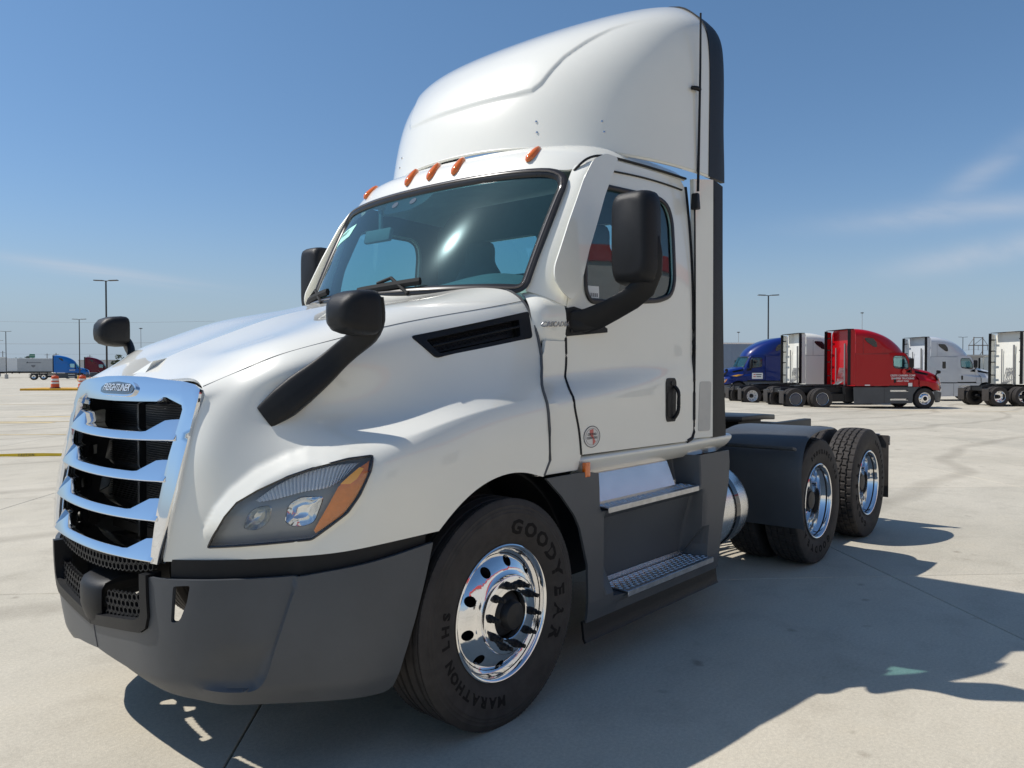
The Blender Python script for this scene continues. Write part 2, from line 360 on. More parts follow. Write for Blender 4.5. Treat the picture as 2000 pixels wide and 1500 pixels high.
def text_me(s, size, extrude=0.0, align='CENTER', bold=0.0, shear=0.0, space=1.0):
    c = bpy.data.curves.new('txt', 'FONT'); c.body = s; c.size = size; c.extrude = extrude; c.align_x = align; c.align_y = 'CENTER'
    c.offset = bold; c.shear = shear; c.space_character = space; c.resolution_u = 2
    o = bpy.data.objects.new('tmp_t', c); COL.objects.link(o); dg = bpy.context.evaluated_depsgraph_get(); dg.update()
    me = bpy.data.meshes.new_from_object(o.evaluated_get(dg)); bpy.data.objects.remove(o); bpy.data.curves.remove(c)
    V = np.array([tuple(v.co) for v in me.vertices]) if len(me.vertices) else np.zeros((0, 3)); F = [tuple(p.vertices) for p in me.polygons]; bpy.data.meshes.remove(me)
    return V, F
def place_text(name, s, size, origin, ux, uy, mt, parent, **k):
    V, F = text_me(s, size, **k); ux = np.array(ux, float); uy = np.array(uy, float); ux /= np.linalg.norm(ux); uy /= np.linalg.norm(uy); nn = np.cross(ux, uy)
    P = np.array(origin)+V[:, :1]*ux+V[:, 1:2]*uy+V[:, 2:]*nn
    return mk(name, P, F, mt, parent, smooth=None, fix=False)
# ------------------------------------------------------------------ ground
S2 = math.sqrt(0.5)
def gz(x, y):
    return -0.40*float(sm(9.0, 33.0, x-y))-0.12*float(sm(60, 200, x+y))
CONC = bpy.data.materials.new('concrete'); CONC.use_nodes = True
def concrete_nodes(M):
    n = M.node_tree; b = n.nodes['Principled BSDF']; L = n.links
    ge = n.nodes.new('ShaderNodeNewGeometry'); oi = n.nodes.new('ShaderNodeObjectInfo')
    def noise(scale, detail, rough=0.6, stretch=None):
        t = n.nodes.new('ShaderNodeTexNoise'); t.inputs['Scale'].default_value = scale; t.inputs['Detail'].default_value = detail; t.inputs['Roughness'].default_value = rough
        if stretch:
            mp = n.nodes.new('ShaderNodeMapping'); mp.inputs['Rotation'].default_value = (0, 0, stretch[0]); mp.inputs['Scale'].default_value = stretch[1]
            L.new(ge.outputs['Position'], mp.inputs['Vector']); L.new(mp.outputs[0], t.inputs['Vector'])
        else: L.new(ge.outputs['Position'], t.inputs['Vector'])
        return t
    def ramp(f, stops):
        r = n.nodes.new('ShaderNodeValToRGB'); e = r.color_ramp.elements
        while len(e) < len(stops): e.new(0.5)
        for q, (p, c) in zip(e, stops): q.position = p; q.color = (*c, 1) if len(c) == 3 else c
        L.new(f, r.inputs['Fac']); return r
    def mix(mode, f, a, b_):
        x = n.nodes.new('ShaderNodeMix'); x.data_type = 'RGBA'; x.blend_type = mode
        if isinstance(f, float): x.inputs[0].default_value = f
        else: L.new(f, x.inputs[0])
        L.new(a, x.inputs[6]); L.new(b_, x.inputs[7]); return x.outputs[2]
    big = noise(0.35, 4); mid = noise(2.2, 8, 0.7); fine = noise(60, 3); brush = noise(1.0, 5, 0.6, (rad(45), (0.8, 2.5, 1)))
    c = ramp(big.outputs[0], [(0.3, (0.485, 0.447, 0.362)), (0.7, (0.605, 0.557, 0.457))]).outputs[0]
    c = mix('MULTIPLY', 1.0, c, ramp(mid.outputs[0], [(0.30, (0.86, 0.85, 0.84)), (0.5, (1, 1, 1)), (0.75, (1.0, 0.985, 0.96))]).outputs[0])
    c = mix('MULTIPLY', 0.5, c, ramp(brush.outputs[0], [(0.35, (0.88, 0.88, 0.88)), (0.6, (1, 1, 1))]).outputs[0])
    c = mix('MULTIPLY', 1.0, c, ramp(fine.outputs[0], [(0.3, (0.84, 0.84, 0.84)), (0.7, (1.04, 1.04, 1.04))]).outputs[0])
    # scattered dark spots and pale scuffs
    gr = noise(230, 2, 0.5); c = mix('MULTIPLY', 1.0, c, ramp(gr.outputs[0], [(0.35, (0.88, 0.88, 0.88)), (0.65, (1.06, 1.06, 1.06))]).outputs[0])
    sc = noise(1.3, 9, 0.75, (rad(20), (0.6, 3.2, 1))); c = mix('SCREEN', 1.0, c, ramp(sc.outputs[0], [(0.60, (0, 0, 0)), (0.78, (0.10, 0.095, 0.085))]).outputs[0])
    sp = noise(3.1, 2, 0.5); c = mix('MULTIPLY', 1.0, c, ramp(sp.outputs[0], [(0.25, (0.66, 0.64, 0.62)), (0.31, (1, 1, 1))]).outputs[0])
    # old tyre sweeps across the lot
    w = n.nodes.new('ShaderNodeTexWave'); w.wave_type = 'RINGS'; w.inputs['Scale'].default_value = 0.11; w.inputs['Distortion'].default_value = 9; w.inputs['Detail'].default_value = 3; w.inputs['Detail Scale'].default_value = 0.5
    mp = n.nodes.new('ShaderNodeMapping'); mp.inputs['Location'].default_value = (6, -22, 0); L.new(ge.outputs['Position'], mp.inputs['Vector']); L.new(mp.outputs[0], w.inputs['Vector'])
    c = mix('MULTIPLY', 0.7, c, ramp(w.outputs['Fac'], [(0.0, (0.74, 0.73, 0.72)), (0.05, (1, 1, 1))]).outputs[0])
    # tone of the single pour
    r1 = ramp(oi.outputs['Random'], [(0.0, (0.93, 0.93, 0.93)), (1.0, (1.04, 1.03, 1.02))]); c = mix('MULTIPLY', 1.0, c, r1.outputs[0])
    L.new(c, b.inputs['Base Color']); b.inputs['Roughness'].default_value = 0.8; b.inputs['Specular IOR Level'].default_value = 0.3
    bp = n.nodes.new('ShaderNodeBump'); bp.inputs['Strength'].default_value = 0.35; bp.inputs['Distance'].default_value = 0.004
    ad = n.nodes.new('ShaderNodeMath'); ad.operation = 'ADD'; L.new(noise(140, 4).outputs[0], ad.inputs[0]); L.new(noise(22, 4).outputs[0], ad.inputs[1])
    L.new(ad.outputs[0], bp.inputs['Height']); L.new(bp.outputs[0], b.inputs['Normal'])
concrete_nodes(CONC)
xs = np.concatenate([[-3000, -800, -300, -120], np.arange(-60, 141, 6), [200, 300, 500, 900, 3000]])
V = [(x, y, gz(x, y)-0.012) for x in xs for y in xs]
ground = mk('ground', V, gridfaces(len(xs), len(xs)), CONC, smooth=60); tag(ground, kind='structure', label='pale concrete lot surface')
A0, B0, SP = 5.54, 1.98, 5.96
def slab(i, j):
    g = 0.004; c = 0.006
    a0, a1 = A0+SP*i+g*1.4, A0+SP*(i+1)-g*1.4; b0, b1 = B0+SP*j+g*1.4, B0+SP*(j+1)-g*1.4
    def P(a, b, dz): x, y = (a+b)/2, (b-a)/2; return (x, y, gz(x, y)+dz)
    V = []
    for (ins, dz) in ((0, -0.03), (0, -0.004), (c, 0.0)):
        V += [P(a0+ins, b0+ins, dz), P(a1-ins, b0+ins, dz), P(a1-ins, b1-ins, dz), P(a0+ins, b1-ins, dz)]
    F = [(8, 9, 10, 11)]+[(k*4+q, k*4+(q+1) % 4, k*4+4+(q+1) % 4, k*4+4+q) for k in range(2) for q in range(4)]
    cx, cy, cz = P((a0+a1)/2, (b0+b1)/2, 0)
    V = [(v[0]-cx, v[1]-cy, v[2]-cz) for v in V]
    me = mesh('slab', V, F, None); fixn(me); o = new_obj('slab', me, CONC, ground, (cx, cy, cz))
def seen(x, y):
    d = np.array([x, y])-CAMP[:2]; f = d @ np.array([math.cos(YAW), math.sin(YAW)]); s = d @ np.array([math.sin(YAW), -math.cos(YAW)])
    return -4 < f < 46 and abs(s) < 0.72*max(f, 0)+6
for i in range(-14, 12):
    for j in range(-4, 14):
        a, b = A0+SP*(i+.5), B0+SP*(j+.5)
        if seen((a+b)/2, (b-a)/2): slab(i, j)
# ================================================================== HERO TRUCK
T = empty('semi_truck', (0, 0, 0), 0, 'white day cab semi truck with roof fairing parked in the foreground', 'truck')
# ---- hood
HC = [  # columns grille edge -> rear, rows bottom edge -> centre line
 [(-1.22,-0.512,0.85),(-1.213,-0.527,0.98),(-1.185,-0.548,1.12),(-1.15,-0.575,1.26),(-1.112,-0.594,1.39),(-1.09,-0.603,1.455),(-1.083,-0.6,1.487),(-1.078,-0.575,1.512),(-1.085,-0.33,1.54),(-1.095,0,1.552)],
 [(-1.1,-0.7,0.862),(-1.105,-0.7,0.98),(-1.105,-0.69,1.12),(-1.095,-0.68,1.26),(-1.06,-0.675,1.39),(-1.011,-0.676,1.48),(-0.966,-0.667,1.541),(-0.948,-0.635,1.576),(-0.955,-0.33,1.612),(-0.955,0,1.628)],
 [(-0.885,-0.955,0.88),(-0.9,-0.935,1),(-0.91,-0.9,1.13),(-0.91,-0.84,1.27),(-0.885,-0.79,1.4),(-0.871,-0.779,1.508),(-0.858,-0.769,1.59),(-0.832,-0.723,1.637),(-0.824,-0.35,1.668),(-0.824,0,1.684)],
 [(-0.7,-1.1,0.902),(-0.69,-1.115,1.03),(-0.685,-1.118,1.18),(-0.675,-1.07,1.282),(-0.64,-0.935,1.385),(-0.635,-0.897,1.538),(-0.633,-0.868,1.657),(-0.62,-0.82,1.705),(-0.607,-0.37,1.750),(-0.607,0,1.767)],
 [(-0.4,-1.19,0.93),(-0.39,-1.2,1.06),(-0.38,-1.192,1.275),(-0.37,-1.158,1.352),(-0.345,-1.05,1.43),(-0.319,-0.978,1.578),(-0.314,-0.932,1.722),(-0.318,-0.885,1.782),(-0.31,-0.4,1.845),(-0.31,0,1.865)],
 [(-0.06,-1.2,0.93),(-0.06,-1.205,1.06),(-0.05,-1.197,1.335),(-0.04,-1.17,1.412),(-0.02,-1.105,1.485),(0.046,-1.032,1.635),(0.069,-0.975,1.79),(0.073,-0.925,1.855),(0.054,-0.43,1.925),(0.034,0,1.945)],
 [(0.285,-1.2,0.93),(0.285,-1.205,1.06),(0.285,-1.195,1.375),(0.29,-1.17,1.45),(0.32,-1.125,1.525),(0.412,-1.047,1.66),(0.416,-0.983,1.845),(0.404,-0.94,1.918),(0.257,-0.46,1.985),(0.157,0,2.003)]]
HG = loft_crease(HC, 190, 190, 3, lambda u: 0.85*float(sm(.40, .62, u)))
HN = np.array([-0.62, -0.785, 0.0]); HE = np.array([0.785, -0.62, 0.0])   # headlight frame: outward normal, rearward-outward axis
def he(p): p = np.asarray(p); return np.stack([p @ HE, p[..., 2]], -1)
HLO = [(-.455,.91),(-.432,.957),(-.386,1.035),(-.341,1.088),(-.266,1.132),(-.173,1.174),(-.048,1.216),(.066,1.243),(.16,1.252),(.154,1.2),(.111,1.106),(.066,1.042),(-.003,.989),(-.067,.942),(-.273,.925)]
BROW = [(-.49,.88),(-.475,.968),(-.424,1.064),(-.367,1.131),(-.275,1.206),(-.164,1.261),(-.088,1.283),(-.011,1.282),(.084,1.268),(.19,1.262),(.17,1.19),(.125,1.10),(.075,1.03),(.0,.975),(-.065,.925),(-.08,.85)]
q = HG.reshape(-1, 3); ez = he(q); sel = (q[:, 1] < -.45) & (q[:, 0] < -.5) & (q[:, 2] < 1.38)
ins = inpoly(ez, BROW); sd = segdist(ez, BROW); sd = np.where(ins, sd, -sd)
# the brow stands proud of the fender and leans forward: strongest at its upper rim, nothing at the lower edge of the fascia
amt = (0.52*np.clip(sd, 0, .060)+.004*sm(-.003, .004, sd))*sm(0.88, 1.02, ez[:, 1])*sm(.19, .02, ez[:, 0])*sel
q += amt[:, None]*np.array([-0.62, -0.785, 0.0])
HG = q.reshape(HG.shape)
V, F = shell(HG, 0.014, (0, -1, 0.6)); hood = fixn(mesh('hood', V, F, None))
arch = [(-.404,.70),(-.404,.931)]+[tuple(v) for v in curve([(-.404,.931),(-.351,.983),(-.235,1.061),(-.108,1.105),(.028,1.12),(.134,1.109),(.22,1.086)], 24)][1:]+[(.246,1.08),(.294,1.148),(.36,1.148),(.36,.70)]
def pr(pts, d):
    b = MB().prism(pts, d); return fixn(mesh('cut', b.V, b.F, None))
hood = boolean(hood, pr([(x, -1.5, z) for x, z in arch], (0, .9, 0)))
hl3 = [np.array(HE)*e+np.array([0, 0, z])+HN*1.6 for e, z in HLO]
hood = boolean(hood, pr(hl3, -HN*1.1))
VENT = [(-.326,1.721),(.412,1.866),(.386,1.733),(-.228,1.631)]
hood = boolean(hood, pr([(x, -1.2, z) for x, z in rpoly(VENT, .02)], (0, .42, 0)))
b = bmesh.new(); b.from_mesh(hood)
bmesh.ops.delete(b, geom=[f for f in b.faces if all(abs(v.co.y) < 1e-4 for v in f.verts)], context='FACES')
g = b.verts[:]+b.edges[:]+b.faces[:]; r = bmesh.ops.duplicate(b, geom=g)
nv = [e for e in r['geom'] if isinstance(e, bmesh.types.BMVert)]; nf = [e for e in r['geom'] if isinstance(e, bmesh.types.BMFace)]
for v in nv: v.co.y = -v.co.y
bmesh.ops.reverse_faces(b, faces=nf); bmesh.ops.remove_doubles(b, verts=b.verts, dist=2e-4); b.to_mesh(hood); b.free()
hood.polygons.foreach_set('use_smooth', [True]*len(hood.polygons)); hood.set_sharp_from_angle(angle=rad(30))
HOOD = new_obj('hood', hood, WHITE, T)
# panel seam along the hood shoulder and the little raised wedge on the nose
seamP = ncs(np.arange(7), np.array([c[7] for c in HC]), np.linspace(0.03, 6, 60))+np.array([0, -.0005, 0.0005])
hs_ = MB().tube(seamP, 0.0014, 6).build('hood_seam', mat('seam_grey', (.10,.10,.10), .6), HOOD)
wz = lambda x: 1.552+(x+1.095)*0.57
mb = MB().add([(-1.082,.055,wz(-1.082)-.006),(-1.066,-.05,wz(-1.066)-.006),(-1.028,-.045,wz(-1.028)+.026),(-.93,.0,wz(-.93)-.012)], [(0,1,2),(1,3,2),(0,2,3),(0,3,1)])
mb.build('hood_scoop', WHITE, HOOD)
# ---- headlights
sp = HG.reshape(-1, 3); e_ = sp @ HE; z_ = sp[:, 2]; d_ = sp @ HN
k = (e_ > -.53) & (e_ < .24) & (z_ > .86) & (z_ < 1.34) & (sp[:, 1] < -.5) & (sp[:, 0] < -.5)
basis = lambda e, z: np.stack([(e+.15)**i*(z-1.08)**j for i in range(7) for j in range(7-i)], -1)
cf = np.linalg.lstsq(basis(e_[k], z_[k]), d_[k], rcond=None)[0]
def hfn(off): return lambda e, z: HE*e+np.array([0, 0, z])+HN*(float(basis(np.array(e), np.array(z)) @ cf)+off)
HLS = rpoly(HLO, .012, 3)
def inset(poly, d):
    P = np.array(poly, float); n = len(P); out = []
    area = 0.5*sum(P[i][0]*P[(i+1) % n][1]-P[(i+1) % n][0]*P[i][1] for i in range(n)); s = 1 if area > 0 else -1
    for i in range(n):
        a = P[i]-P[i-1]; b_ = P[(i+1) % n]-P[i]; na = np.array([-a[1], a[0]])/(np.linalg.norm(a)+1e-9); nb = np.array([-b_[1], b_[0]])/(np.linalg.norm(b_)+1e-9)
        m_ = na+nb; m_ = m_/(np.linalg.norm(m_)+1e-9); c_ = max(0.4, float(m_ @ na)); out.append(P[i]+s*m_*d/c_)
    return out
LENS2 = glass('headlight_lens', (0.97, 0.98, 0.98), 0.0)
HLBASE = mat('headlight_housing', (0.22, 0.24, 0.26), 0.35, coat=0.3)
AMB2 = mat('amber_reflector', (0.62, 0.17, 0.02), 0.25, coat=1.0, noise=0.12, nscale=40)
AMB3 = mat('amber_bulb_glow', (0.95, 0.42, 0.03), 0.2, coat=1.0)
def pane(name, outline, fn, mt, parent, h, outward):
    V, F = patch_vf(outline, [], fn, h, 0.0, outward); n = len(V)//2; return mk(name, V[:n], [f for f in F if max(f) < n], mt, parent, 60, fix=False)
BEAMS = (('low_beam', [(-.322,.984),(-.30,1.04),(-.27,1.062),(-.215,1.070),(-.225,1.01),(-.27,.976)]), ('high_beam', [(-.165,1.01),(-.152,1.073),(-.108,1.10),(-.025,1.10),(-.06,1.005),(-.10,.99),(-.14,.992)]))
hl = patch('headlight', inset(HLS, .004), hfn(-.040), HLBASE, T, holes=[rpoly(C_, .02, 4) for _, C_ in BEAMS], h=.03, th=.012, outward=HN, both=False)
pane('lens', inset(HLS, .003), hfn(-.001), LENS2, hl, h=.025, outward=HN)
rim = MB()
for off, r_ in ((.0, .0055),):
    P = [hfn(-.002)(*q_) for q_ in densify(inset(HLS, .002), .02)]; P.append(P[0]); P.append(P[1]); rim.tube(P, r_, 6)
rim.build('bezel', GLOSSB, hl)
# side walls of the housing
mb = MB(); O = densify(inset(HLS, .005), .02); n = len(O)
mb.add([hfn(-.006)(*q_) for q_ in O]+[hfn(-.056)(*q_) for q_ in O], [(i, (i+1) % n, n+(i+1) % n, n+i) for i in range(n)]); mb.build('housing_wall', HLBASE, hl)
AMB = [(.150,1.238),(.138,1.17),(.09,1.085),(.045,1.03),(-.055,.962),(-.063,.978),(-.01,1.072),(.028,1.142),(.10,1.205)]
patch('turn_signal', inset(AMB, .003), hfn(-.008), AMB2, hl, h=.02, th=.02, outward=HN)
patch('turn_signal_bulb', inset([(.128,1.206),(.100,1.165),(.075,1.148),(.032,1.148),(.07,1.182),(.108,1.212)], .002), hfn(-.005), AMB3, hl, h=.02, th=.004, outward=HN)
rb = MB(); top = curve([(-.275,1.088),(-.19,1.147),(-.08,1.194),(.02,1.216),(.11,1.225)], 27); bot = curve([(-.262,1.084),(-.18,1.100),(-.08,1.125),(.0,1.140),(.06,1.180)], 27)
for i in range(26):
    a, b_, c_, d__ = top[i], top[i+1], bot[i+1], bot[i]; o1, o2 = -.014, -.034
    rb.add([hfn(o2)(*a), hfn(o1)(*((a+b_)/2)), hfn(o2)(*b_), hfn(o2)(*c_), hfn(o1)(*((c_+d__)/2)), hfn(o2)(*d__)], [(0, 1, 4, 5), (1, 2, 3, 4)])
rb.build('light_strip', mat('light_strip_reflector', (0.86, 0.88, 0.9), 0.22, 0.35), hl, smooth=None)
for nm, C_ in BEAMS:
    P = densify(rpoly(C_, .02, 4), .02); n = len(P); cen = np.mean(P, 0); mb = MB()
    R0 = [hfn(-.036)(*(cen+(q_-cen)*1.0)) for q_ in P]; R1 = [hfn(-.062)(*(cen+(q_-cen)*.80)) for q_ in P]; R2 = [hfn(-.085)(*(cen+(q_-cen)*.45)) for q_ in P]; Ro = [hfn(-.039)(*(cen+(q_-cen)*1.06)) for q_ in P]
    mb.add(Ro+R0+R1+R2+[hfn(-.09)(*cen)], [(k_*n+i, k_*n+(i+1) % n, (k_+1)*n+(i+1) % n, (k_+1)*n+i) for k_ in range(3) for i in range(n)]+[(3*n+i, 3*n+(i+1) % n, 4*n) for i in range(n)])
    mb.build(nm, CHROME if nm == 'high_beam' else mat('beam_reflector', (0.55, 0.58, 0.6), 0.18, 0.9), hl, smooth=50)
def dup(o, parent, mirror=False, loc=None, rz=None, over=None, names=None):
    """copy a part with its sub-parts; mirror flips it to the other side of the truck"""
    c = o.copy(); COL.objects.link(c); c.parent = parent
    if mirror:
        c.location.y = -c.location.y; c.scale.y = -c.scale.y
    if loc is not None: c.location = loc
    if rz is not None: c.rotation_euler.z = rz
    if over and c.type == 'MESH' and len(c.material_slots):
        mm = c.material_slots[0].material
        if mm and mm.name in over:
            c.material_slots[0].link = 'OBJECT'; c.material_slots[0].material = over[mm.name]
    for ch in list(o.children): dup(ch, c, over=over)
    return c
HL2 = dup(hl, T, mirror=True); dup(hs_, HOOD, mirror=True)
# ---- hood vents
def vfn(off): 
    c0, c1, c2, c3 = [np.array(v) for v in ((-.266,-.86,1.724),(.425,-.962,1.868),(.418,-.99,1.735),(-.169,-.919,1.631))]
    def f(x, z):
        t = (x+.328)/.74; zt = 1.72+.145*t; zb = 1.613+.124*t; s = (zt-z)/(zt-zb+1e-9)
        return np.array([x, (1-s)*((1-t)*-.930+t*-.974)+s*((1-t)*-.983+t*-1.022)-off, z])
    return f
VO = rpoly(VENT, .018); VI = rpoly([(-.255,1.707),(.330,1.822),(.308,1.738),(-.205,1.648)], .012)
VN = patch('hood_vent', VO, vfn(.006), BLACK, T, holes=[VI], h=.04, th=.03)
patch('vent_back', VI, vfn(-.045), VOID, VN, h=.06, th=.01)
mb = MB()
for i in range(15):
    for j in range(3):
        x = -.21+i*.034+(j % 2)*.017; t = (x+.23)/.5; z = 1.668+j*.030+t*.103
        c_ = vfn(-.03)(x, z); R = .0185
        P = [(c_[0]+R*math.cos(a), c_[1], c_[2]+R*math.sin(a)) for a in [math.pi/6+k_*math.pi/3 for k_ in range(7)]]
        mb.tube(P, .0022, 4)
mb.build('vent_honeycomb', BLACK, VN)
mb = MB().tube([vfn(-.004)(-.225, 1.680), vfn(-.002)(.05, 1.733), vfn(-.002)(.345, 1.79)], .0085, 8, .7); mb.build('vent_fin', BLACK, VN)
dup(VN, T, mirror=True)
# ---- grille
ZC = [.3,.4,.55,.85,1.0,1.2,1.4,1.5,1.56]; XC = [-1.22,-1.25,-1.26,-1.262,-1.25,-1.21,-1.16,-1.137,-1.108]
zs_ = np.linspace(.3, 1.56, 127); xsx = np.interp(zs_, ZC, XC); xsx = np.convolve(np.pad(xsx, 8, mode='reflect', reflect_type='odd'), np.ones(17)/17, 'valid')
def gxx(y, z, off=0.0): return np.array([float(np.interp(z, zs_, xsx))+.16*y*y-off, y, z])
half = [(0,1.553),(-.2,1.550),(-.35,1.540),(-.48,1.533),(-.555,1.522),(-.594,1.505),(-.600,1.475),(-.596,1.30),(-.585,1.13),(-.560,.97),(-.530,.845)]
innr = [(-.488,.845),(-.497,.95),(-.502,1.08),(-.508,1.25),(-.522,1.38),(-.526,1.425),(-.515,1.442),(-.405,1.470),(-.385,1.470),(-.345,1.452),(-.2,1.449),(0,1.447)]
outl = half+innr; outl = outl+[(-y, z) for y, z in outl[::-1] if abs(y) > 1e-6]
GR = patch('grille', outl, lambda y, z: gxx(y, z, .022), CHROME, T, h=.03, th=.055, outward=(-1, 0, .2), smooth=30, bevel=.004)
for zi, (zb, yw) in enumerate(((1.297,.520),(1.142,.512),(.995,.506),(.842,.498))):
    mb = MB(); ys = np.concatenate([np.linspace(-yw-.005, -.40, 4), np.linspace(-.39, -.31, 6), np.linspace(-.28, .28, 15), np.linspace(.31, .39, 6), np.linspace(.40, yw+.005, 4)])
    sec = []
    for y in ys:
        a = abs(y); hgt = float(np.interp(a, [0, .305, .405, .6], [.030, .030, .076, .080])); zz = zb+.012*(a/.5)**2
        f0 = gxx(y, zz, .030); back = .05
        rake = .62
        sec += [f0+np.array([.006, 0, -.006]), f0, f0+np.array([hgt*rake, 0, hgt]), f0+np.array([hgt*rake+.018, 0, hgt+.003]), f0+np.array([hgt*rake+.09, 0, hgt+.012]), f0+np.array([.10, 0, .004])]
    n = 6; m_ = len(ys); F = [(i*n+k_, i*n+(k_+1) % n, (i+1)*n+(k_+1) % n, (i+1)*n+k_) for i in range(m_-1) for k_ in range(n)]+[tuple(range(n)), tuple((m_-1)*n+k_ for k_ in range(n))[::-1]]
    mb.add(sec, F); mb.build('crossbar', CHROME, GR, smooth=28, bevel=.0035, bseg=2)
# radiator behind, with core fins and centre post; black inner shroud
mb = MB()
for z in np.arange(.86, 1.45, .0105): mb.box((-.985, 0, z), (.012, 1.02, .0032))
mb.build('radiator_fins', mat('radiator_fin', (0.028, 0.028, 0.03), 0.4, 0.4), GR, smooth=None)
MB().box((-.955, 0, 1.14), (.03, 1.08, .66)).build('radiator_core', VOID, GR)
MB().box((-1.06, 0, 1.15), (.03, .018, .60)).build('grille_post', BLACK, GR)
mb = MB()
for s in (-1, 1):
    G_ = np.array([[gxx(s*.535, z, -.045+.0), gxx(s*.535, z, -.17)] for z in np.linspace(.83, 1.45, 8)]); V, F = shell(G_, .01, (0, -s, 0)); MB().add(V, F).build('grille_shroud', BLACK, GR, smooth=None)
# badge
bo = rpoly([(-.165,1.476),(-.178,1.506),(-.13,1.530),(0,1.538),(.13,1.530),(.178,1.506),(.165,1.476),(.12,1.468),(-.12,1.468)], .02, 3)
bo = [(y, z) for y, z in bo]
BD = patch('badge', bo, lambda y, z: gxx(y, z, .032), CHROME, GR, h=.03, th=.014, outward=(-1, 0, .2))
patch('badge_field', inset(bo, .009), lambda y, z: gxx(y, z, .0345), mat('badge_field_blue', (0.055, 0.075, 0.095), 0.25, coat=0.6), GR, h=.03, th=.004, outward=(-1, 0, .2))
V, F = text_me('FREIGHTLINER', .043, extrude=.0012, bold=.0002, shear=.22, space=.95)
w_ = V[:, 0].max()-V[:, 0].min(); P = []
for v in V:
    y = -v[0]*(.265/w_)*-1*-1; P.append(gxx(y, 1.503+v[1]*.95-.05*y*y*0, .0365+v[2]))
mk('badge_lettering', P, F, mat('badge_letter', (0.85, 0.86, 0.86), 0.25, 0.6), GR, smooth=None, fix=False)
# ---- bumper
PL = np.array([(-1.262,0),(-1.252,-.25),(-1.222,-.49),(-1.162,-.635),(-1.065,-.765),(-.965,-.86),(-.87,-.945),(-.70,-1.085),(-.56,-1.155),(-.44,-1.192)])
PLd = curve(np.concatenate([[(-1.252,.25)], PL]), 400); i0 = int(np.argmin(np.abs(PLd[:, 1]))); PLd = PLd[i0:]
sl_ = np.concatenate([[0], np.cumsum(np.linalg.norm(np.diff(PLd, axis=0), axis=1))]); SMAX = sl_[-1]
tg = np.gradient(PLd, axis=0); tg /= np.linalg.norm(tg, axis=1, keepdims=True); nm_ = np.stack([tg[:, 1], -tg[:, 0]], 1)
def s_at(y): return float(np.interp(-y, -PLd[:, 1], sl_))
SCR = s_at(-.93)
RIDGE = [(1.053,.84),(1.053,.82),(1.033,.74),(1.006,.658),(.979,.576),(.952,.494),(.925,.417),(.89,.379),(.833,.371),(.753,.373),(.672,.381),(.607,.386)]
SWOOSH = [(.607,.386),(.636,.443),(.703,.525),(.78,.563),(.892,.576),(.979,.586)]
POCKET = SWOOSH+RIDGE[4:-1]
def odist(p_, line):
    d = 9.0
    for (ax_, az_), (bx_, bz_) in zip(line[:-1], line[1:]):
        ux_, uz_ = bx_-ax_, bz_-az_; t_ = ((p_[0]-ax_)*ux_+(p_[1]-az_)*uz_)/(ux_*ux_+uz_*uz_); t_ = min(1.0, max(0.0, t_)); d = min(d, math.hypot(p_[0]-ax_-t_*ux_, p_[1]-az_-t_*uz_))
    return d
FRONT = RIDGE+[(.2,.386),(.2,.84)]
def front_in(a, z): return pocket_in(a, z, FRONT)
def pocket_in(a, z, POCKET=POCKET):
    c = False; j_ = len(POCKET)-1
    for i_ in range(len(POCKET)):
        xi, yi = POCKET[i_]; xj, yj = POCKET[j_]
        if (yi > z) != (yj > z) and a < (xj-xi)*(z-yi)/(yj-yi)+xi: c = not c
        j_ = i_
    return c
def bfn(off=0.0):
    def f(s, z):
        sg = -1 if s >= 0 else 1; a = min(abs(s), SMAX)
        x = np.interp(a, sl_, PLd[:, 0]); y = np.interp(a, sl_, PLd[:, 1]); nx = np.interp(a, sl_, nm_[:, 0]); ny = np.interp(a, sl_, nm_[:, 1])
        t = max(0.0, .80-z); o = -.055*(t/.5)**2 - .03*float(sm(.40, .28, z))
        # the front face is dished: the outer corner and its foot stand proud of it
        if .5 < a < 1.12:
            dr = odist((a, z), RIDGE)
            if pocket_in(a, z): o -= .016*float(sm(0.0, .12, odist((a, z), SWOOSH)))*float(sm(0.0, .03, dr))
        if a > .5:   # the corner section stands a step proud of the front section
            sg_ = odist((a, z), RIDGE)*(-1 if front_in(a, z) else 1); o += .017*float(sm(-.0055, .0055, sg_))*float(sm(.62, .80, a))*float(sm(SMAX, SMAX-.35, a))
        o += off+.022*float(sm(SMAX, SMAX-.35, a))
        return np.array([x+nx*o, -sg*(-(y+ny*o))*1.0 if sg > 0 else y+ny*o, z])
    return f
def ztop(a): return float(np.interp(a, [0, s_at(-.49), s_at(-.93), s_at(-1.08), SMAX], [.79, .79, .806, .842, .890]))
def zbot(a): return float(np.interp(a, [0, .25, .5, .75, 1.1, SMAX], [.408, .385, .325, .305, .302, .312]))
sv = [s_at(-.478)]+list(np.linspace(s_at(-.50), SMAX, 16))
so_ = s_at(-.475)
hb = [(0.0, .515), (so_-.06, .565), (so_-.018, .59), (so_, .64), (so_, ztop(so_))]
ob = hb+[(s, ztop(s)) for s in sv[1:]]+[(SMAX-.03, .77), (SMAX-.075, .60), (SMAX-.12, .45), (SMAX-.15, .35), (SMAX-.157, .328), (SMAX-.175, .315)]+[(s, zbot(s)) for s in np.linspace(SMAX-.20, 0, 18)]
so2 = s_at(-.555)
fog = rpoly([(.592,.768),(.662,.775),(.648,.71),(.618,.645),(.600,.630),(.576,.628),(.585,.70)], .010, 3)
def para(line, d):
    P_ = np.array(line, float); t_ = np.gradient(P_, axis=0); t_ /= np.linalg.norm(t_, axis=1, keepdims=True); return P_+np.stack([-t_[:, 1], t_[:, 0]], 1)*d
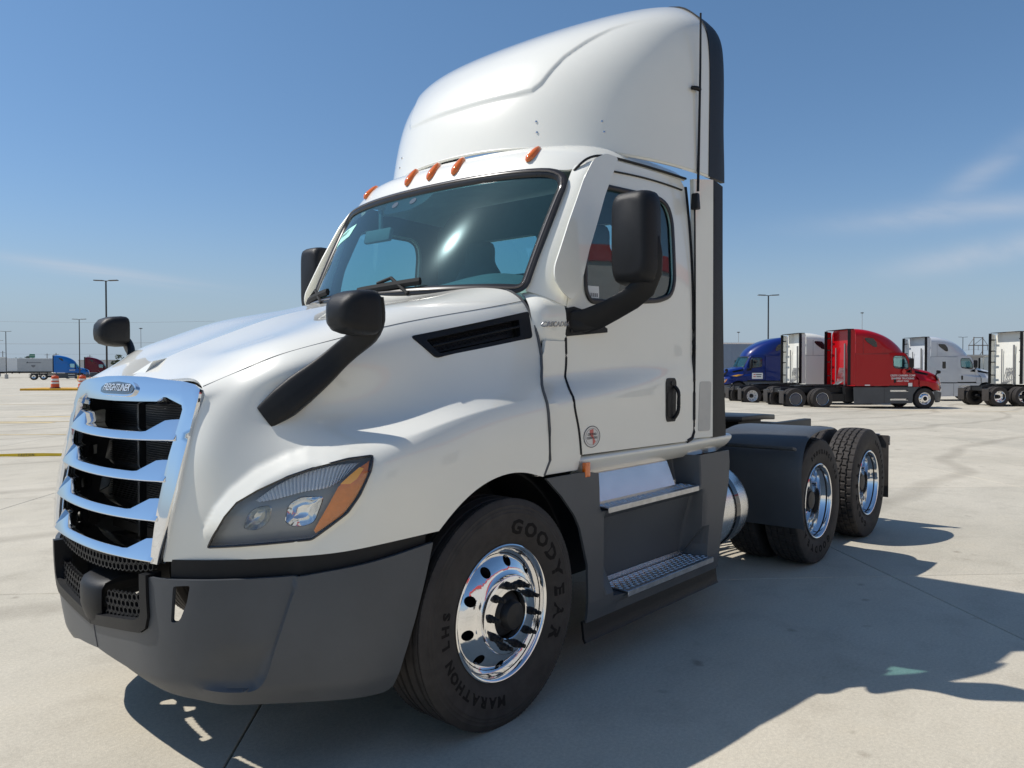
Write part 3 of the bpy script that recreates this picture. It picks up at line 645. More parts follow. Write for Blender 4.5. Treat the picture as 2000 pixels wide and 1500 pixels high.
RL = curve(RIDGE[2:-1], 60); V, F = patch_vf(ob, [fog], bfn(), .0125, .018, (-.7, -.7, 0), lines=[para(RL, -.006), para(RL, .006)]); b_ = MB().add(V, F); b_.mirror(); BU = b_.build('bumper', GREY, T, smooth=32, fix=False)
# black surround of the lower intake, honeycombs, radar cover
io = [(0.0, .517), (so_-.06, .567), (so_-.020, .592), (so_-.002, .642), (so_-.002, .800), (so_-.040, .800), (so_-.042, .655), (so_-.055, .628), (so_-.09, .612), (0.0, .562)]
V, F = patch_vf(io, [], bfn(.012), .03, .07, (-1, 0, 0)); MB().add(V, F).mirror().build('intake_surround', BLACK, BU, smooth=32, fix=False)
def honey(name, y0, y1, z0, z1, off, parent, r=.0185, skew=None):
    mb = MB(); dy = r*1.78; dz = r*1.5; j = 0; z = z0
    while z <= z1+1e-6:
        y = y0+(dy/2 if j % 2 else 0)
        while y <= y1+1e-6:
            sh = skew(y) if skew else 0
            H = []; 
            for kk, (rr, dd) in enumerate(((r*1.04, 0.0), (r*.74, 0.0), (r*.66, .02), (r*1.04, .02))):
                for a in range(6):
                    an = math.pi/6+a*math.pi/3; yy = y+rr*math.cos(an); zz = z+sh+rr*math.sin(an)*.92; H.append(gxx(yy, zz, off-dd))
            F = []
            for kk in range(3):
                for a in range(6): F.append((kk*6+a, kk*6+(a+1) % 6, kk*6+6+(a+1) % 6, kk*6+6+a))
            mb.add(H, F); y += dy
        z += dz; j += 1
    return mb.build(name, BLACK, parent, smooth=None)
bow = lambda y: .20*y*y
honey('upper_honeycomb', -.46, .46, .782, .845, .004, BU, skew=bow)
honey('lower_honeycomb', .13, .430, .580, .690, .004, BU, skew=bow); honey('lower_honeycomb', -.430, -.13, .580, .690, .004, BU, skew=bow)
mb = MB(); sec = []
for (x, w, z) in ((-1.285,.088,.545),(-1.30,.10,.60),(-1.30,.104,.68),(-1.285,.104,.705),(-1.24,.11,.722),(-1.16,.115,.725)):
    sec.append([(x+.02*(1-math.cos(t_))*2+(.0), w*math.sin(t_)*1.12, z-.006*math.cos(t_)) for t_ in np.linspace(-1.2, 1.2, 13)])
GV = np.array(sec); V, F = shell(GV, .02, (-1, 0, .3)); mb.add(V, F); mb.build('radar_cover', BLACK, BU, smooth=40)
# dark joint strip between body and bumper
def gfn(off):
    g = bfn(-.035)
    return lambda s, z: g(s, z)
gs = [(s, ztop(s)-.03) for s in np.linspace(.56, SMAX-.02, 14)]+[(s, ztop(s)+.068) for s in np.linspace(SMAX-.02, .56, 14)]
V, F = patch_vf(gs, [], lambda s, z: bfn(-.028)(s, min(z, .80))+np.array([0, 0, z-min(z, .80)]), .04, .02, (-.7, -.7, 0)); bj_ = MB().add(V, F).build('bumper_joint', BLACK, BU, fix=False); dup(bj_, BU, mirror=True)
mb = MB(); 
for s in (-1, 1): MB().box((-.98, s*.52, .64), (.18, .14, .26)).build('bumper_bracket', VOID, BU)
pz = [bfn(.0005)(0.0, z) for z in np.linspace(.412, .513, 6)]; MB().tube([tuple(v) for v in pz], .0022, 6).build('bumper_seam', DARKP, BU)
# ---- cab sides (one surface, cut into cowl, pillar, door, extender)
def fy(x, z):
    yl = 1.15+.014*(x-.5)/1.25; yu = 1.045+.11*float(sm(.30, 1.75, x)); zs = 1.47+.09*(x-.4)
    t = float(sm(zs-.065, zs+.065, z)); tw = float(np.interp(x, [.5, 1.78], [.062, .048]))
    return yl*(1-t)+yu*t-tw*max(0.0, (z-1.85)/.8)**2
def fside(off=0.0): return lambda x, z: np.array([x, -fy(x, z)-off, z])
def both(o):  return dup(o, T, mirror=True)
WIN = [(.768,1.985),(.80,1.938),(.93,1.936),(1.40,1.975),(1.52,2.01),(1.565,2.09),(1.575,2.46),(1.545,2.545),(1.47,2.578),(.985,2.572),(.94,2.545),(.80,2.26),(.768,2.12)]
WIN = rpoly(WIN, .05, 3)
DOOR = [(.612,1.146),(1.70,1.138),(1.755,1.155),(1.772,1.20),(1.772,2.60),(1.765,2.70),(1.73,2.735),(1.02,2.738),(.92,2.68),(.80,2.47),(.67,2.06),(.622,1.90),(.61,1.76),(.603,1.545),(.59,1.51),(.56,1.468),(.578,1.31)]
DR = patch('door', DOOR, fside(), WHITE, T, holes=[WIN], h=.03, th=.02, smooth=30)
pane('window', inset(WIN, .004), fside(-.010), TINT2, DR, h=.08, outward=(0, -1, 0))
mb = MB(); P = [fside(.003)(*q_) for q_ in densify(WIN, .03)]; P += P[:2]; mb.tube(P, .015, 8, .55, (0, 1, 0)); mb.build('window_seal', SEAL, DR)
P = [fside(.004)(x, z) for x, z in curve([(1.03,2.668),(1.3,2.678),(1.72,2.672)], 20)]; MB().tube(P, .0085, 6, .6).build('drip_moulding', BLACK, DR)
# handle
hd = rpoly([(1.452,1.268),(1.55,1.268),(1.553,1.30),(1.56,1.50),(1.545,1.525),(1.455,1.525),(1.44,1.50),(1.442,1.30)], .02)
patch('handle_recess', hd, fside(.004), BLACK, DR, h=.04, th=.012)
patch('handle_pocket', rpoly([(1.458,1.30),(1.515,1.295),(1.505,1.44),(1.458,1.44)], .015), fside(.006), VOID, DR, h=.04, th=.004)
P = [fside(o_)(x, z) for x, z, o_ in ((1.522,1.285,.008),(1.530,1.32,.028),(1.536,1.39,.032),(1.536,1.455,.024),(1.53,1.475,.008))]; MB().tube(curve(P, 14), .011, 8).build('handle_bar', BLACK, DR)
V, F = lathe([(-.006, 0.0), (-.006, .012), (.0, .014)], 16, tuple(fside(.002)(1.508, 1.493))); MB().add(V, F).build('door_lock', BLACK, DR)
# clean idle sticker
cx_, cz_ = .708, 1.232
def disc(name, r0, r1, off, mt, par, n=40):
    P = [fside(off)(cx_+r*math.cos(a), cz_+r*.78*math.sin(a)) for r in (r0, r1) for a in np.linspace(0, 2*math.pi, n, endpoint=False)]
    F = [(i, (i+1) % n, n+(i+1) % n, n+i) for i in range(n)]; return MB().add(P, F).build(name, mt, par, smooth=None)
disc('idle_sticker', .0005, .072, .0015, mat('sticker_silver', (0.62, 0.61, 0.60), 0.35, 0.3), DR); disc('sticker_ring', .067, .0715, .0022, DARKP, DR); disc('sticker_inner_ring', .054, .0555, .0022, DARKP, DR)
patch('sticker_slash', [(cx_-.02,cz_+.035),(cx_+.012,cz_+.04),(cx_+.012,cz_),(cx_+.032,cz_-.028),(cx_+.008,cz_-.042),(cx_+.006,cz_-.012),(cx_-.018,cz_+.01)], fside(.0025), mat('sticker_red', (0.62, 0.16, 0.13), 0.45), DR, h=.03, th=.0005)
for s_, dz in (('CERTIFIED', .012), ('CLEAN IDLE', -.006)): place_text('sticker_lettering', s_, .017, fside(.0035)(cx_, cz_+dz), (1, 0, 0), (0, 0, 1), DARKP, DR, bold=.0004)
# pane labels in the corner of the window
place_text('pane_label', 'i', .001, fside(-.004)(.85, 2.0), (1, 0, 0), (0, 0, 1), DARKP, DR)
patch('pane_sticker', [(.79,1.955),(.885,1.957),(.885,2.02),(.79,2.018)], fside(-.008), WHITEP, DR, h=.05, th=.0008)
for i in range(5): patch('pane_sticker_bar', [(.80+i*.016,1.962),(.807+i*.016,1.962),(.807+i*.016,1.982),(.80+i*.016,1.982)], fside(-.0065), DARKP, DR, h=.05, th=.0005)
DR['label'] = 'driver side door with round clean idle sticker'
# cowl panel between hood and door
COW = [(.256,1.076),(.57,1.076),(.600,1.145),(.567,1.31),(.549,1.465),(.58,1.513),(.592,1.545),(.598,1.72),(.445,1.72),(.434,1.665),(.338,1.525),(.304,1.45),(.302,1.15)]
CW = patch('cowl_panel', COW, fside(.012), WHITE, T, h=.025, th=.02, smooth=30)
# cowl cover carrying the model name: a folded block standing proud
mb = MB(); sec = []
for x, yy in ((.415, .990), (.445, 1.030), (.52, 1.052), (.597, 1.068)):
    zt = 1.945+.11*(x-.415)
    sec.append([(x+.06, -yy+.16, zt+.045), (x+.02, -yy+.05, zt-.01), (x, -yy+.004, zt-.075), (x, -yy-.002, zt-.10), (x, -yy-.002, 1.74), (x+.002, -yy+.006, 1.715), (x+.004, -yy+.03, 1.70)])
G = loft(sec, 12, 40); V, F = shell(G, .012, (0, -1, .2)); CC = MB().add(V, F).build('cowl_cover', WHITE, T, smooth=30)
V, F = text_me('CASCADIA', .036, extrude=.002, shear=.3, space=1.12, bold=.0006); cwl = lambda x: float(ncs([.415,.445,.52,.597], np.array([.990,1.03,1.052,1.068]), np.array([x]))[0])
mk('model_lettering', [(.524+v[0]*.92, -cwl(.524+v[0]*.92)-.010-v[2], 1.803+v[1]+.04*v[0]) for v in V], F, mat('emblem_dark_chrome', (.34,.34,.35), .25, .8), CC, smooth=None, fix=False)
# A pillar
WSE = np.array([(.452,-.925,1.975),(.50,-.940,2.08),(.62,-.955,2.31),(.74,-.957,2.53),(.80,-.952,2.632),(.835,-.945,2.675)])
DFE = [(.615,1.90),(.645,2.01),(.715,2.23),(.80,2.485),(.895,2.65),(.96,2.715)]
G = np.array([[WSE[i], WSE[i]*.5+fside(.03)(*DFE[i])*.5+np.array([-.012, -.006, .0]), fside(.004)(DFE[i][0]-.012, DFE[i][1]), fside(-.03)(DFE[i][0]+.03, DFE[i][1])] for i in range(6)])
V, F = shell(loft(G, 30, 16), .01, (-.5, -1, 0)); AP = MB().add(V, F).build('a_pillar', WHITE, T, smooth=40)
# wind deflector over the pillar
DF = rpoly([(.622,1.925),(.69,2.0),(.765,2.195),(.93,2.515),(1.08,2.745),(.98,2.752),(.87,2.70),(.775,2.58),(.63,2.335),(.50,2.09),(.495,2.03),(.545,1.97)], .03, 3)
DFM = patch('wind_deflector', DF, lambda x, z: fside(.034)(x, z)+np.array([0, .045*max(0, (.93-.93+ (z-1.9)*.45+.50-x))*1.2 if True else 0, 0]), WHITE, T, h=.03, th=.008, smooth=30)
P = [np.array(AP_) for AP_ in []]
for o_ in (DR, CW, CC, AP, DFM):
    c_ = both(o_)
    if o_ is DR:
        del c_['label']
        for ch in list(c_.children):
            if ch.name.split('.')[0] in ('idle_sticker', 'sticker_ring', 'sticker_inner_ring', 'sticker_slash', 'sticker_lettering', 'pane_label', 'pane_sticker', 'pane_sticker_bar'): bpy.data.objects.remove(ch)
# dark jamb behind the gaps
for s in (-1,):
    jm = patch('door_jamb', [(.27,1.07),(1.79,1.07),(1.80,2.73),(1.0,2.73),(.84,2.60),(.70,2.22),(.60,1.90),(.42,1.72),(.40,1.55),(.33,1.42)], fside(-.034), VOID, T, holes=[inset(WIN, -.01)], h=.06, th=.006); both(jm)
# sill under the door
mb = MB(); sec = []
for x, o_, lip in ((.60,.0,.0),(1.0,.0,.0),(1.4,.0,.0),(1.70,.004,.005),(1.85,.02,.03),(2.0,.035,.045),(2.22,.05,.05)):
    sec.append([(x, -1.10, 1.132+lip*.2), (x, -1.135-o_, 1.136+lip*.35), (x, -1.155-o_, 1.125+lip*.3), (x, -1.15-o_*.6, 1.095), (x, -1.125-o_*.2, 1.06), (x, -1.09, 1.03)])
V, F = shell(loft(sec, 40, 24), .012, (0, -1, 0)); SI = MB().add(V, F).build('sill', WHITE, T, smooth=40); both(SI)
# cab extender with black trailing edge
EXT = [(1.787,1.15),(1.965,1.15),(1.962,2.765),(1.787,2.745)]
fex = lambda off: (lambda x, z: np.array([x, -(1.164+.036*float(sm(1.78, 2.0, x))-.012*max(0, (z-2.0)/.75)*float(sm(2.0, 1.78, x)))-off, z]))
EX = patch('cab_extender', EXT, fex(0), WHITE, T, h=.05, th=.025)
patch('extender_edge', [(1.968,1.145),(2.155,1.145),(2.12,1.6),(2.10,2.2),(2.095,2.745),(1.966,2.768)], fex(-.004), BLACK, EX, h=.05, th=.03)
patch('side_reflector', rpoly([(1.825,1.19),(1.935,1.19),(1.945,1.50),(1.84,1.50)], .02), fex(.003), mat('reflector_pane', (0.55, 0.53, 0.48), 0.4, noise=.06), EX, h=.05, th=.004)
both(EX)
# gasket line between door and extender
P = [np.array([1.780, -fy(1.775, z)+.004, z]) for z in np.linspace(1.19, 2.70, 20)]; P = [np.array([1.70, -1.158, 1.138]), np.array([1.755, -1.160, 1.152])]+P
GK = MB().tube(P, .014, 8).build('door_gasket_gap', BLACK, T); both(GK)
P = [fside(.011)(x-.006, z) for x, z in curve([(.606,1.15),(.577,1.31),(.556,1.465),(.585,1.51),(.597,1.545),(.604,1.76),(.612,1.89)], 40)]; GF = MB().tube(P, .0075, 8).build('door_gasket_gap', BLACK, T); both(GF)  # black tube drawn in for the dark gap at the door front
P = np.array([(.252,-1.203,1.085),(.296,-1.205,1.155)]+[tuple(np.array(v)+np.array([.007,-.004,.001])) for v in HG[-1][int(190*.16):int(190*.62):6]]); GH = MB().tube(P, .007, 8).build('hood_gap', mat('seam_grey'), T); both(GH)
# ---- windscreen and roof
wb = curve([(.17,0,1.985),(.215,-.35,1.985),(.30,-.65,1.983),(.385,-.83,1.98),(.452,-.925,1.975)], 30); wt = curve([(.625,0,2.655),(.64,-.35,2.654),(.685,-.65,2.650),(.75,-.86,2.640),(.80,-.952,2.632)], 30)
wfull = lambda c: np.concatenate([c, (c*np.array([1, -1, 1]))[::-1][1:]]) if False else np.concatenate([(c*np.array([1, -1, 1]))[::-1], c[1:]])
WB, WT = wfull(wb), wfull(wt)
def wsp(u, t, off=0.0):
    i = (u*.5+.5)*(len(WB)-1); k_ = int(min(max(i, 0), len(WB)-2)); f = i-k_
    a = WB[k_]*(1-f)+WB[k_+1]*f; b_ = WT[k_]*(1-f)+WT[k_+1]*f; p_ = a*(1-t)+b_*t
    p_ = p_+np.array([-.55, 0, .35])*.045*4*t*(1-t)*.35
    return p_+np.array([-.86, -.25*u, .42])*off
wo_ = rpoly([(-.99,.005),(.99,.005),(.99,.99),(-.99,.99)], [.06,.06,.16,.16], 6)
WS = patch('windscreen', wo_, lambda u, t: wsp(u, t), TINT, T, h=.05, th=.0, outward=(-1, 0, .3), smooth=60)
# thin pane: drop the back skin so the tint is passed once
b = bmesh.new(); b.from_mesh(WS.data); b.verts.ensure_lookup_table(); nvh = len(b.verts)//2
bmesh.ops.delete(b, geom=b.verts[nvh:], context='VERTS'); b.to_mesh(WS.data); b.free()
P = [wsp(u, t, .006) for u, t in densify(wo_, .04)]; P += P[:2]; MB().tube(P, .030, 8, .45, (-.86, 0, .42)).build('windscreen_seal', SEAL, WS)
P = [wsp(u, t, .020) for u, t in densify(inset(wo_, -.002), .04)]; P += P[:2]; MB().tube(P, .006, 6).build('seal_lip', mat('seal_lip_grey', (0.10, 0.085, 0.075), 0.22, coat=.5), WS)
# printed band, camera housing, stickers on the pane
wq = lambda off: (lambda u, t: wsp(u, t, off))
patch('sensor_patch', rpoly([(-.36,.985),(.12,.985),(.06,.86),(-.04,.80),(-.30,.81),(-.34,.86)], .03), wq(-.004), mat('sensor_print', (0.01, 0.01, 0.014), .3), WS, h=.06, th=.001, outward=(-1, 0, .3))
band = [(-.985,.012),(.985,.012),(.985,.045),(-.985,.045)]
patch('frit_band', band, wq(-.004), mat('frit_print', (0.008, 0.008, 0.01), .3), WS, h=.05, th=.001, outward=(-1, 0, .3)); patch('frit_band', [(-.9,.94),(.9,.94),(.9,.985),(-.9,.985)], wq(-.004), mat('frit_print'), WS, h=.05, th=.001, outward=(-1, 0, .3))
for u_ in (-.235, -.06): patch('sensor_eye', [(u_+.028*math.cos(a), .895+.030*math.sin(a)) for a in np.linspace(0, 2*math.pi, 14, endpoint=False)], wq(.001), mat('sensor_eye_grey', (.10,.12,.14), .15), WS, h=.05, th=.001, outward=(-1, 0, .3))
for sgn in (1,):
    ws_st = [(-.945+1.9*0,.70),(-.80,.735),(-.815,.645),(-.955,.585)]
    patch('lot_sticker', [(-.90,.735),(-.89,.75),(-.64,.80),(-.665,.675),(-.905,.60)], wq(.002), mat('sticker_green', (0.40, 0.78, 0.66), .5), WS, h=.05, th=.0008, outward=(-1, 0, .3))
    a_ = wsp(-.78, .725, .004); V, F = text_me('T06A03', .036, bold=.0008); ux = wsp(-.74, .735, .004)-wsp(-.82, .715, .004); ux /= np.linalg.norm(ux); uy = wsp(-.78, .76, .004)-a_; uy /= np.linalg.norm(uy)
    mk('sticker_lettering', a_-V[:, :1]*ux*-1.0*-1+V[:, 1:2]*uy, F, DARKP, WS, smooth=None, fix=False)
# wipers
for (u0, u1, up_) in ((-.05, .40, .30), (-.93, -.45, .22)):
    mb = MB(); P = [wsp(u, .022+.045*(u-u0)/(u1-u0), .03) for u in np.linspace(u0, u1, 12)]; mb.tube(P, .014, 6, 1.6)
    a_ = wsp(u1-.06, -.02, .02); c_ = wsp((u0+u1)/2+.02, .10, .045); mb.tube([a_, c_, wsp((u0+u1)/2-.08, .07, .035)], .010, 6); mb.build('wiper', mat('wiper_matte', (.012,.012,.012), .8), WS)
rows = [
 [(.63,0,2.672),(.645,-.35,2.670),(.69,-.65,2.664),(.755,-.86,2.652),(.815,-.948,2.652),(.885,-.985,2.690)],
 [(.70,0,2.785),(.715,-.35,2.783),(.765,-.65,2.777),(.84,-.84,2.762),(.905,-.94,2.745),(.965,-1.006,2.728)],
 [(.82,0,2.852),(.84,-.35,2.850),(.89,-.64,2.842),(.965,-.82,2.832),(1.02,-.93,2.803),(1.07,-1.018,2.748)],
 [(1.15,0,2.892),(1.15,-.35,2.890),(1.17,-.64,2.883),(1.2,-.82,2.868),(1.22,-.95,2.834),(1.24,-1.040,2.752)],
 [(1.5,0,2.90),(1.5,-.35,2.898),(1.5,-.66,2.89),(1.5,-.85,2.872),(1.5,-.98,2.834),(1.5,-1.068,2.752)],
 [(1.79,0,2.89),(1.79,-.35,2.888),(1.79,-.68,2.88),(1.79,-.87,2.862),(1.79,-1.0,2.824),(1.79,-1.092,2.750)]]
G = loft(rows, 60, 40); G = np.concatenate([G, (G*np.array([1, -1, 1]))[:, ::-1][:, 1:]] if False else [(G*np.array([1, -1, 1]))[:, ::-1], G[:, 1:]], axis=1)
V, F = shell(G, .012, (-.3, 0, 1)); RF = MB().add(V, F).build('roof', WHITE, T, smooth=40)
RG = loft(rows, 60, 40)
P = curve([(.812,-.962,2.640),(.85,-.992,2.690),(.93,-1.010,2.733),(1.05,-1.024,2.752),(1.24,-1.046,2.757),(1.5,-1.074,2.757),(1.79,-1.098,2.755)], 40); both(MB().tube(P, .0075, 6).build('roof_seam', BLACK, T))
def roofp(y, zt):
    r_ = RG.reshape(-1, 3); d = np.abs(r_[:, 1]-y)*1.5+np.abs(r_[:, 2]-zt); return r_[np.argmin(d)]
for y in (-.707, -.205, 0, .205, .707):
    p0 = roofp(-abs(y), 2.740); p1 = roofp(-abs(y), 2.805 if abs(y) < .5 else 2.80); c_ = (p0+p1)/2; c_[1] = y
    d_ = p1-p0; d_[1] = 0; d_ /= np.linalg.norm(d_); nrm = np.array([-d_[2], 0, d_[0]]); sd_ = np.array([0, 1, 0])
    V = []; F = []; nn = 14
    for (rr, hh) in ((1.0, 0.0), (.98, .012), (.80, .024), (.4, .030), (.001, .031)):
        for k_ in range(nn):
            a = 2*math.pi*k_/nn; V.append(c_+d_*(.080*rr*math.cos(a))+sd_*(.026*rr*math.sin(a)*(1-.25*math.cos(a)))+nrm*(hh-.004))
    F = [(i*nn+k_, i*nn+(k_+1) % nn, (i+1)*nn+(k_+1) % nn, (i+1)*nn+k_) for i in range(4) for k_ in range(nn)]
    MB().add(V, F).build('marker_light', AMBER, T, smooth=50)
# ---- roof fairing
def fairing(xn, zn, xr, xg, n_lo=3.0, n_hi=2.3, step=True, nt=70, nq=110):
    """xn/zn nose profile and xr (half width, z) rear arc, both over the same knots; xg = rear x"""
    tk = np.array([0, .2, .4, .55, .68, .8, .9, 1.0]); tt = 1-(1-np.linspace(0, 1, nt))**1.35
    Nn = ncs(tk, np.array(list(zip(xn, zn))), tt); Rr = ncs(tk, np.array(xr), tt); Rr[:, 0] = np.maximum(Rr[:, 0], 0)
    G = np.zeros((nt, nq, 3)); ph = np.linspace(0, math.pi/2, nq)
    for i in range(nt):
        n_ = n_lo+(n_hi-n_lo)*tt[i]; L = xg-Nn[i, 0]
        c_ = np.abs(np.cos(ph))**(2/n_); s_ = np.sin(ph)**(2/n_)
        G[i, :, 0] = Nn[i, 0]+L*(1-c_); G[i, :, 1] = -Rr[i, 0]*s_; G[i, :, 2] = Nn[i, 1]+(Rr[i, 1]-Nn[i, 1])*s_**2
    return G
FG = fairing([.83,.868,.955,1.08,1.25,1.48,1.72,2.0], [2.885,3.08,3.30,3.48,3.65,3.79,3.89,3.955], [(1.195,2.785),(1.197,3.06),(1.20,3.38),(1.193,3.58),(1.155,3.73),(1.05,3.845),(.80,3.92),(0,3.955)], 1.985, 2.4, 2.0)
def fairing_step(G, line, amt):
    """raise the centre panel above a crease line given in front view (y, z)"""
    q = G.reshape(-1, 3); poly = line+[(-1.3, 4.3), (.5, 4.3), (.5, line[0][1])]; ins = inpoly(q[:, 1:], poly); d = np.full(len(q), 9.)
    for i in range(len(line)-1):
        a = np.array(line[i]); b_ = np.array(line[i+1]); ab = b_-a; t = np.clip(((q[:, 1:]-a) @ ab)/(ab @ ab), 0, 1); d = np.minimum(d, np.linalg.norm(q[:, 1:]-(a+t[:, None]*ab), axis=1))
    sd = np.where(ins, d, -d); a0 = np.gradient(G, axis=0); a1 = np.gradient(G, axis=1); N = np.cross(a0, a1); N /= np.linalg.norm(N, axis=2, keepdims=True)+1e-9
    N *= np.sign((N @ np.array([-1, -.5, .6])).mean()); return (q+(amt*sm(-.010, .010, sd)*sm(3.74, 3.52, q[:, 2]))[:, None]*N.reshape(-1, 3)).reshape(G.shape)
CREASE = [(.5,3.195),(-.43,3.20),(-.53,3.21),(-.575,3.25),(-.61,3.33),(-.655,3.42),(-.74,3.52),(-.83,3.605),(-.92,3.66),(-1.0,3.70)]
def full_fairing(G, th, name, mt, parent, smooth=40):
    H = np.concatenate([(G*np.array([1, -1, 1]))[:, ::-1], G[:, 1:]], axis=1); H = H[:-1]
    V, F = shell(H, th, (-1, 0, .6)); return MB().add(V, F).build(name, mt, parent, smooth)
FG2 = fairing([.83,.868,.955,1.08,1.25,1.48,1.72,2.0], [2.885,3.08,3.30,3.48,3.65,3.79,3.89,3.955], [(1.195,2.785),(1.197,3.06),(1.20,3.38),(1.193,3.58),(1.155,3.73),(1.05,3.845),(.80,3.92),(0,3.955)], 1.985, 2.4, 2.0, nt=130, nq=200)
FGS = fairing_step(FG2, CREASE, .011)
FA = full_fairing(FGS, .010, 'roof_fairing', WHITE, T)
# crown gap of the last ring is closed by a small cap
cap = FG2[-2]; cap = np.concatenate([(cap*np.array([1, -1, 1]))[::-1], cap[1:]]); n = len(cap)
MB().add(list(cap)+[(cap[n//2][0]*.5+.5*1.985, 0, 3.9555)], [(i, i+1, n) for i in range(n-1)]).build('fairing_crown', WHITE, FA)
# rolled front lip and rear black edge
lip = [(p_[0]+.008, p_[1]*.992, p_[2]-.004) for p_ in np.concatenate([(FG2[0]*np.array([1, -1, 1]))[::-1], FG2[0][1:]])]
MB().tube(lip[4:-4:3], .011, 6).build('fairing_lip', WHITE, FA)
RA = ncs([0,.2,.4,.55,.68,.8,.9,1.0], np.array([(1.195,2.775),(1.197,3.06),(1.20,3.38),(1.193,3.58),(1.155,3.73),(1.05,3.845),(.80,3.92),(0,3.955)]), np.linspace(0, 1, 40))
RA = np.concatenate([RA, (RA*np.array([-1, 1]))[::-1][1:]])
sec = []
for dx, sc_ in ((-.085, 1.0025), (0.0, 1.003), (.05, 1.003), (.10, 1.0), (.125, .995)):
    fl = [float(.03*sm(3.2, 2.77, z)) for _, z in RA]; sec.append([(1.986+dx+fl_*max(dx, 0)*6, -w_*sc_, (z-3.0)*(1-(1-sc_)*.5)+3.0) for (w_, z), fl_ in zip(RA, fl)])
V, F = shell(np.array(sec), .03, lambda G_: G_-np.array([1.9, 0, 3.2])); MB().add(V, F).build('fairing_edge', BLACK, FA, smooth=40)
for (y, z) in ((-.588,3.014),(-.597,2.948),(-.905,3.0),(-.915,2.93),(.588,3.014),(.597,2.948)):
    r_ = FGS.reshape(-1, 3); i = np.argmin(np.abs(r_[:, 1]+abs(y))+np.abs(r_[:, 2]-z)); c_ = r_[i].copy(); c_[1] *= np.sign(-y)*1.0
    V, F = lathe([(-.006, .0), (-.005, .006), (0, .008)], 10, (0, 0, 0), 'x'); d_ = np.array([-.75, math.copysign(.55, y), .2])
    R_ = Vector((-1, 0, 0)).rotation_difference(Vector(d_)).to_matrix(); MB().add([tuple(R_ @ Vector(v)+Vector(c_)) for v in V], F).build('fairing_rivet', BRUSH, FA)
# antenna
AN = MB().box((1.765, -1.178, 2.60), (.045, .05, .10), None, .8).build('antenna', BLACK, T, bevel=.01)
MB().tube([(1.768,-1.192,2.66),(1.765,-1.20,3.0),(1.755,-1.212,3.4),(1.745,-1.218,3.72)], [.0085,.008,.007,.006], 8).build('antenna_mast', BLACK, AN)
MB().tube([(1.70,-1.185,3.27),(1.73,-1.20,3.272),(1.765,-1.205,3.27)], [.012,.014,.012], 8).build('antenna_clip', BLACK, AN)
MB().tube([(1.774,-1.168,2.56),(1.781,-1.168,2.2),(1.783,-1.168,1.7),(1.781,-1.165,1.22)], .006, 6).build('antenna_cable', BLACK, AN)
# ---- interior
IN = MB().box((1.25, 0, 1.28), (1.3, 2.1, .06)).build('cab_floor', INTER, T)
rw = [(-1.06,1.10),(1.06,1.10),(1.06,2.66),(.95,2.80),(-.95,2.80),(-1.06,2.66)]
rh = [rpoly([(.02,2.27),(.60,2.27),(.60,2.54),(.04,2.54)], .06), rpoly([(-.60,2.27),(-.10,2.27),(-.10,2.54),(-.60,2.54)], .06)]
RW = patch('rear_wall', rw, lambda y, z: np.array([1.76, y, z]), INTER, T, holes=rh, h=.15, th=.03, outward=(1, 0, 0))
for h_ in rh: pane('rear_window', inset(h_, .003), lambda y, z: np.array([1.75, y, z]), TINT2, RW, h=.2, outward=(1, 0, 0))
patch('rear_skin', rw, lambda y, z: np.array([1.80, y*1.02, z]), WHITE, RW, holes=rh, h=.15, th=.01, outward=(1, 0, 0))
G = loft([[(x+.02, y, z-.03) for x, y, z in [(p_[0]+.05, p_[1]*.93, p_[2]-.02) for p_ in r_]] for r_ in rows[1:]], 20, 20); G = np.concatenate([(G*np.array([1, -1, 1]))[:, ::-1], G[:, 1:]], axis=1)
V, F = shell(G, .01, (0, 0, 1)); MB().add(V, F).build('headliner', INTLT, RF)
# dash: a long hood with a binnacle
sec = []
for y in np.linspace(-.95, .95, 21):
    bz = .07*math.exp(-((y+.52)/.27)**2); fx = .34+.30*(abs(y)/.95)**2
    sec.append([(fx-.10, y, 1.93), (fx+.08, y, 2.0+bz*.5), (fx+.28, y, 2.045+bz), (fx+.36-.1*(abs(y)/.95)**2, y, 2.02+bz), (fx+.38-.1*(abs(y)/.95)**2, y, 1.85), (fx+.36-.1*(abs(y)/.95)**2, y, 1.45)])
V, F = shell(loft(sec, 60, 30), .02, (0, 0, 1)); MB().add(V, F).build('dashboard', INTER, T)
sw = MB(); c0 = np.array([.95, -.50, 2.02]); ax = np.array([-.55, 0, .835]); e1 = np.array([0, 1, 0]); e2 = np.cross(ax, e1)
P = [c0+.225*(math.cos(a)*e1+math.sin(a)*e2) for a in np.linspace(0, 2*math.pi, 33)]+[c0+.225*(math.cos(.2)*e1+math.sin(.2)*e2)]
sw.tube(P, .016, 8); 
for a in (.3, math.pi-.3, -math.pi/2): sw.tube([c0-ax*.04, c0+.22*(math.cos(a)*e1+math.sin(a)*e2)], .015, 6, .5)
sw.tube([c0-ax*.05, c0-ax*.4], .04, 8); sw.build('steering_wheel', BLACK, T)
